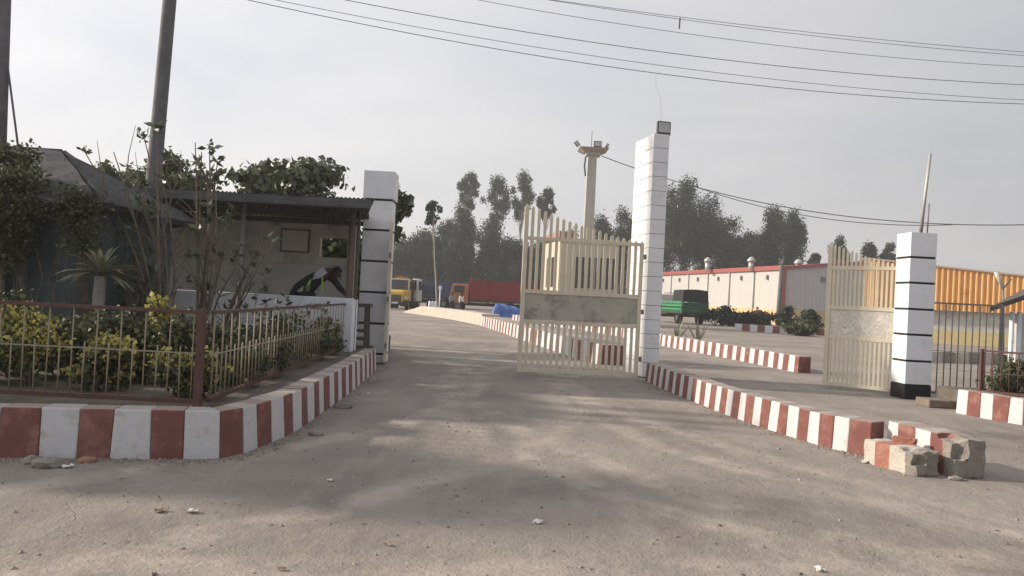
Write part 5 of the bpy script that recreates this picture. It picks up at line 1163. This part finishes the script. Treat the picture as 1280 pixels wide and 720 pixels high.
# ================================================================== SMALL THINGS ON THE GROUND
def litter(label, px, py, s, m, seed, name='paper_scrap', cat='litter', group=None):
    r = random.Random(seed); q = G(px, py); t = MB(); vs = []; n = 5; rad_ = [r.uniform(.4, .95) for _ in range(7)]
    for j in range(n):
        for i in range(n):
            u, w = i / 2 - 1, j / 2 - 1; k = 1 / max(1, math.hypot(u, w)) * (rad_[(i * 3 + j * 5) % 7]); vs.append((q.x + u * k * s * .42, q.y + w * k * s * .34, 0.006 + s * .16 * r.random()))
    t.add(vs, [(j * n + i, j * n + i + 1, (j + 1) * n + i + 1, (j + 1) * n + i) for j in range(4) for i in range(4)])
    return tag(t.build(name, m), label, cat, group)
PAP = mat('scrap_paper', (0.62, 0.6, 0.57), 0.8, 0.1); CARD = mat('scrap_card', (0.3, 0.22, 0.16), 0.85, 0.2)
for k, (px, py, s, m, lab) in enumerate(((413, 602, .10, PAP, 'small white scrap on the shaded road'), (240, 641, .14, PAP, 'crumpled white scrap lying in the dusty sun'), (672, 654, .13, PAP, 'flat white scrap lying in the sunlit dust'), (85, 585, .15, PAP, 'white scrap among the rubble below the left kerb'), (1024, 714, .14, PAP, 'pale scrap lying in the tyre marked dust'),
                                     (1080, 579, .16, PAP, 'crushed white carton beside the squat broken kerb block'), (478, 450, .22, PAP, 'pale slab scrap at the foot of the edge-on gate leaf'), (461, 493, .12, PAP, 'white scrap near the left kerb by the gate'), (200, 640, .16, CARD, 'brown dry leaf litter beside the crumpled scrap'), (352, 713, .10, CARD, 'brown scrap on the sunlit dust'), (485, 682, .09, CARD, 'dark brown scrap of card in the dust'))):
    litter(lab, px, py, s, m, 40 + k)
def stone(label, px, py, s, seed, m=CONC, name='rubble_stone'):
    r = random.Random(seed); q = G(px, py); bm = bmesh.new(); bmesh.ops.create_icosphere(bm, subdivisions=2, radius=1.0)
    for v in bm.verts: v.co = Vector((v.co.x * s, v.co.y * s * .8, max(-.35, v.co.z) * s * .5)) * r.uniform(.82, 1.15)
    me = bpy.data.meshes.new(name); bm.to_mesh(me); bm.free(); me.materials.append(m); o = link(me, name); o.location = (q.x, q.y, s * .12); return tag(o, label, 'stone')
for k, (px, py, s, lab) in enumerate(((60, 583, .13, 'grey lump of rubble below the left kerb'), (40, 578, .10, 'smaller grey rubble lump against the left kerb'), (108, 577, .08, 'reddish rubble lump against the left kerb'), (428, 510, .13, 'flat grey stone on the shaded road by the left kerb'), (1195, 600, .07, 'small stone at the corner of the taller broken block'), (900, 505, .05, 'small stone on the lane divider side'), (395, 544, .08, 'stone at the foot of the left kerb'))):
    stone(lab, px, py, s, 60 + k, R_FADE if k == 2 else CONC)
# loose gravel
def gravel(name, n, xr, yr_, s0, s1, seed):
    r = np.random.default_rng(seed); y = yr_[0] + (yr_[1] - yr_[0]) * r.random(n) ** 1.3; x = r.uniform(*xr, n)
    oct_v = np.array([(1, 0, 0), (0, 1, 0), (-1, 0, 0), (0, -1, 0), (0, 0, .7), (0, 0, -.2)]); f = [(0, 1, 4), (1, 2, 4), (2, 3, 4), (3, 0, 4)]
    s = (s0 + (s1 - s0) * r.random((n, 1, 1)) ** 4); v = oct_v[None] * s * r.uniform(.6, 1.3, (n, 6, 3))
    a = r.uniform(0, 6.28, n); c_, s_ = np.cos(a), np.sin(a); vx = v[:, :, 0] * c_[:, None] - v[:, :, 1] * s_[:, None]; vy = v[:, :, 0] * s_[:, None] + v[:, :, 1] * c_[:, None]
    v = np.stack([vx + x[:, None], vy + y[:, None], v[:, :, 2] + .001], 2)
    return np_mesh(name, v[:, np.array(f)].reshape(-1, 3), 3, mat('gravel_stone', (0.24, 0.205, 0.175), 0.95, 0.2, 30, 0, island=0.5), kind='stuff')
o = gravel('loose_gravel', 5200, (-6, 7), (2.6, 16), 0.004, 0.024, 3); o['label'] = 'loose gravel scattered over the dusty road'; o['category'] = 'gravel'

# grit that gathers along the foot of the kerbs
def kerb_grit(name, line, n, side, seed, label):
    r = np.random.default_rng(seed); L = [np.array((p[0], p[1])) for p in line]; seg = r.integers(0, len(L) - 1, n); t = r.random((n, 1))
    a = np.array(L)[seg]; b = np.array(L)[seg + 1]; d = unit(b - a); q = a + (b - a) * t + np.stack([d[:, 1], -d[:, 0]], 1) * side * (0.01 + np.abs(r.normal(0, 0.09, (n, 1))))
    s = 0.004 + 0.018 * r.random((n, 1, 1)) ** 3; oct_v = np.array([(1, 0, 0), (0, 1, 0), (-1, 0, 0), (0, -1, 0), (0, 0, .7)]); v = oct_v[None] * s * r.uniform(.6, 1.3, (n, 5, 3)); v[:, :, 0] += q[:, :1]; v[:, :, 1] += q[:, 1:]; v[:, :, 2] += .001
    o = np_mesh(name, v[:, np.array([(0, 1, 4), (1, 2, 4), (2, 3, 4), (3, 0, 4)])].reshape(-1, 3), 3, MATS['gravel_stone'], kind='stuff'); o['label'] = label; o['category'] = 'grit'
kerb_grit('kerb_grit', chaikin([Vector((p[0], p[1], 0)) for p in kl], 2), 2600, 1, 5, 'grit gathered along the foot of the left kerb')
kerb_grit('kerb_grit', chaikin([Vector((p[0], p[1], 0)) for p in kd_rev], 2), 1500, 1, 6, 'grit gathered along the foot of the lane divider')

# ================================================================== HAZE
hz = MB(); hz.span((-420, -70, -1), (420, 420, 31)); ho = hz.build('haze', bpy.data.materials.new('haze_air'), kind='stuff')
hm = ho.data.materials[0]; hm.use_nodes = True; hn = hm.node_tree.nodes; hn.clear()
v_ = hn.new('ShaderNodeVolumePrincipled'); v_.inputs['Color'].default_value = (0.93, 0.94, 0.97, 1); v_.inputs['Density'].default_value = 0.0010; v_.inputs['Anisotropy'].default_value = 0.2
ou = hn.new('ShaderNodeOutputMaterial'); hm.node_tree.links.new(v_.outputs[0], ou.inputs['Volume'])
ho.display_type = 'WIRE'; ho['label'] = 'thin pale haze filling the yard'; ho['category'] = 'haze'
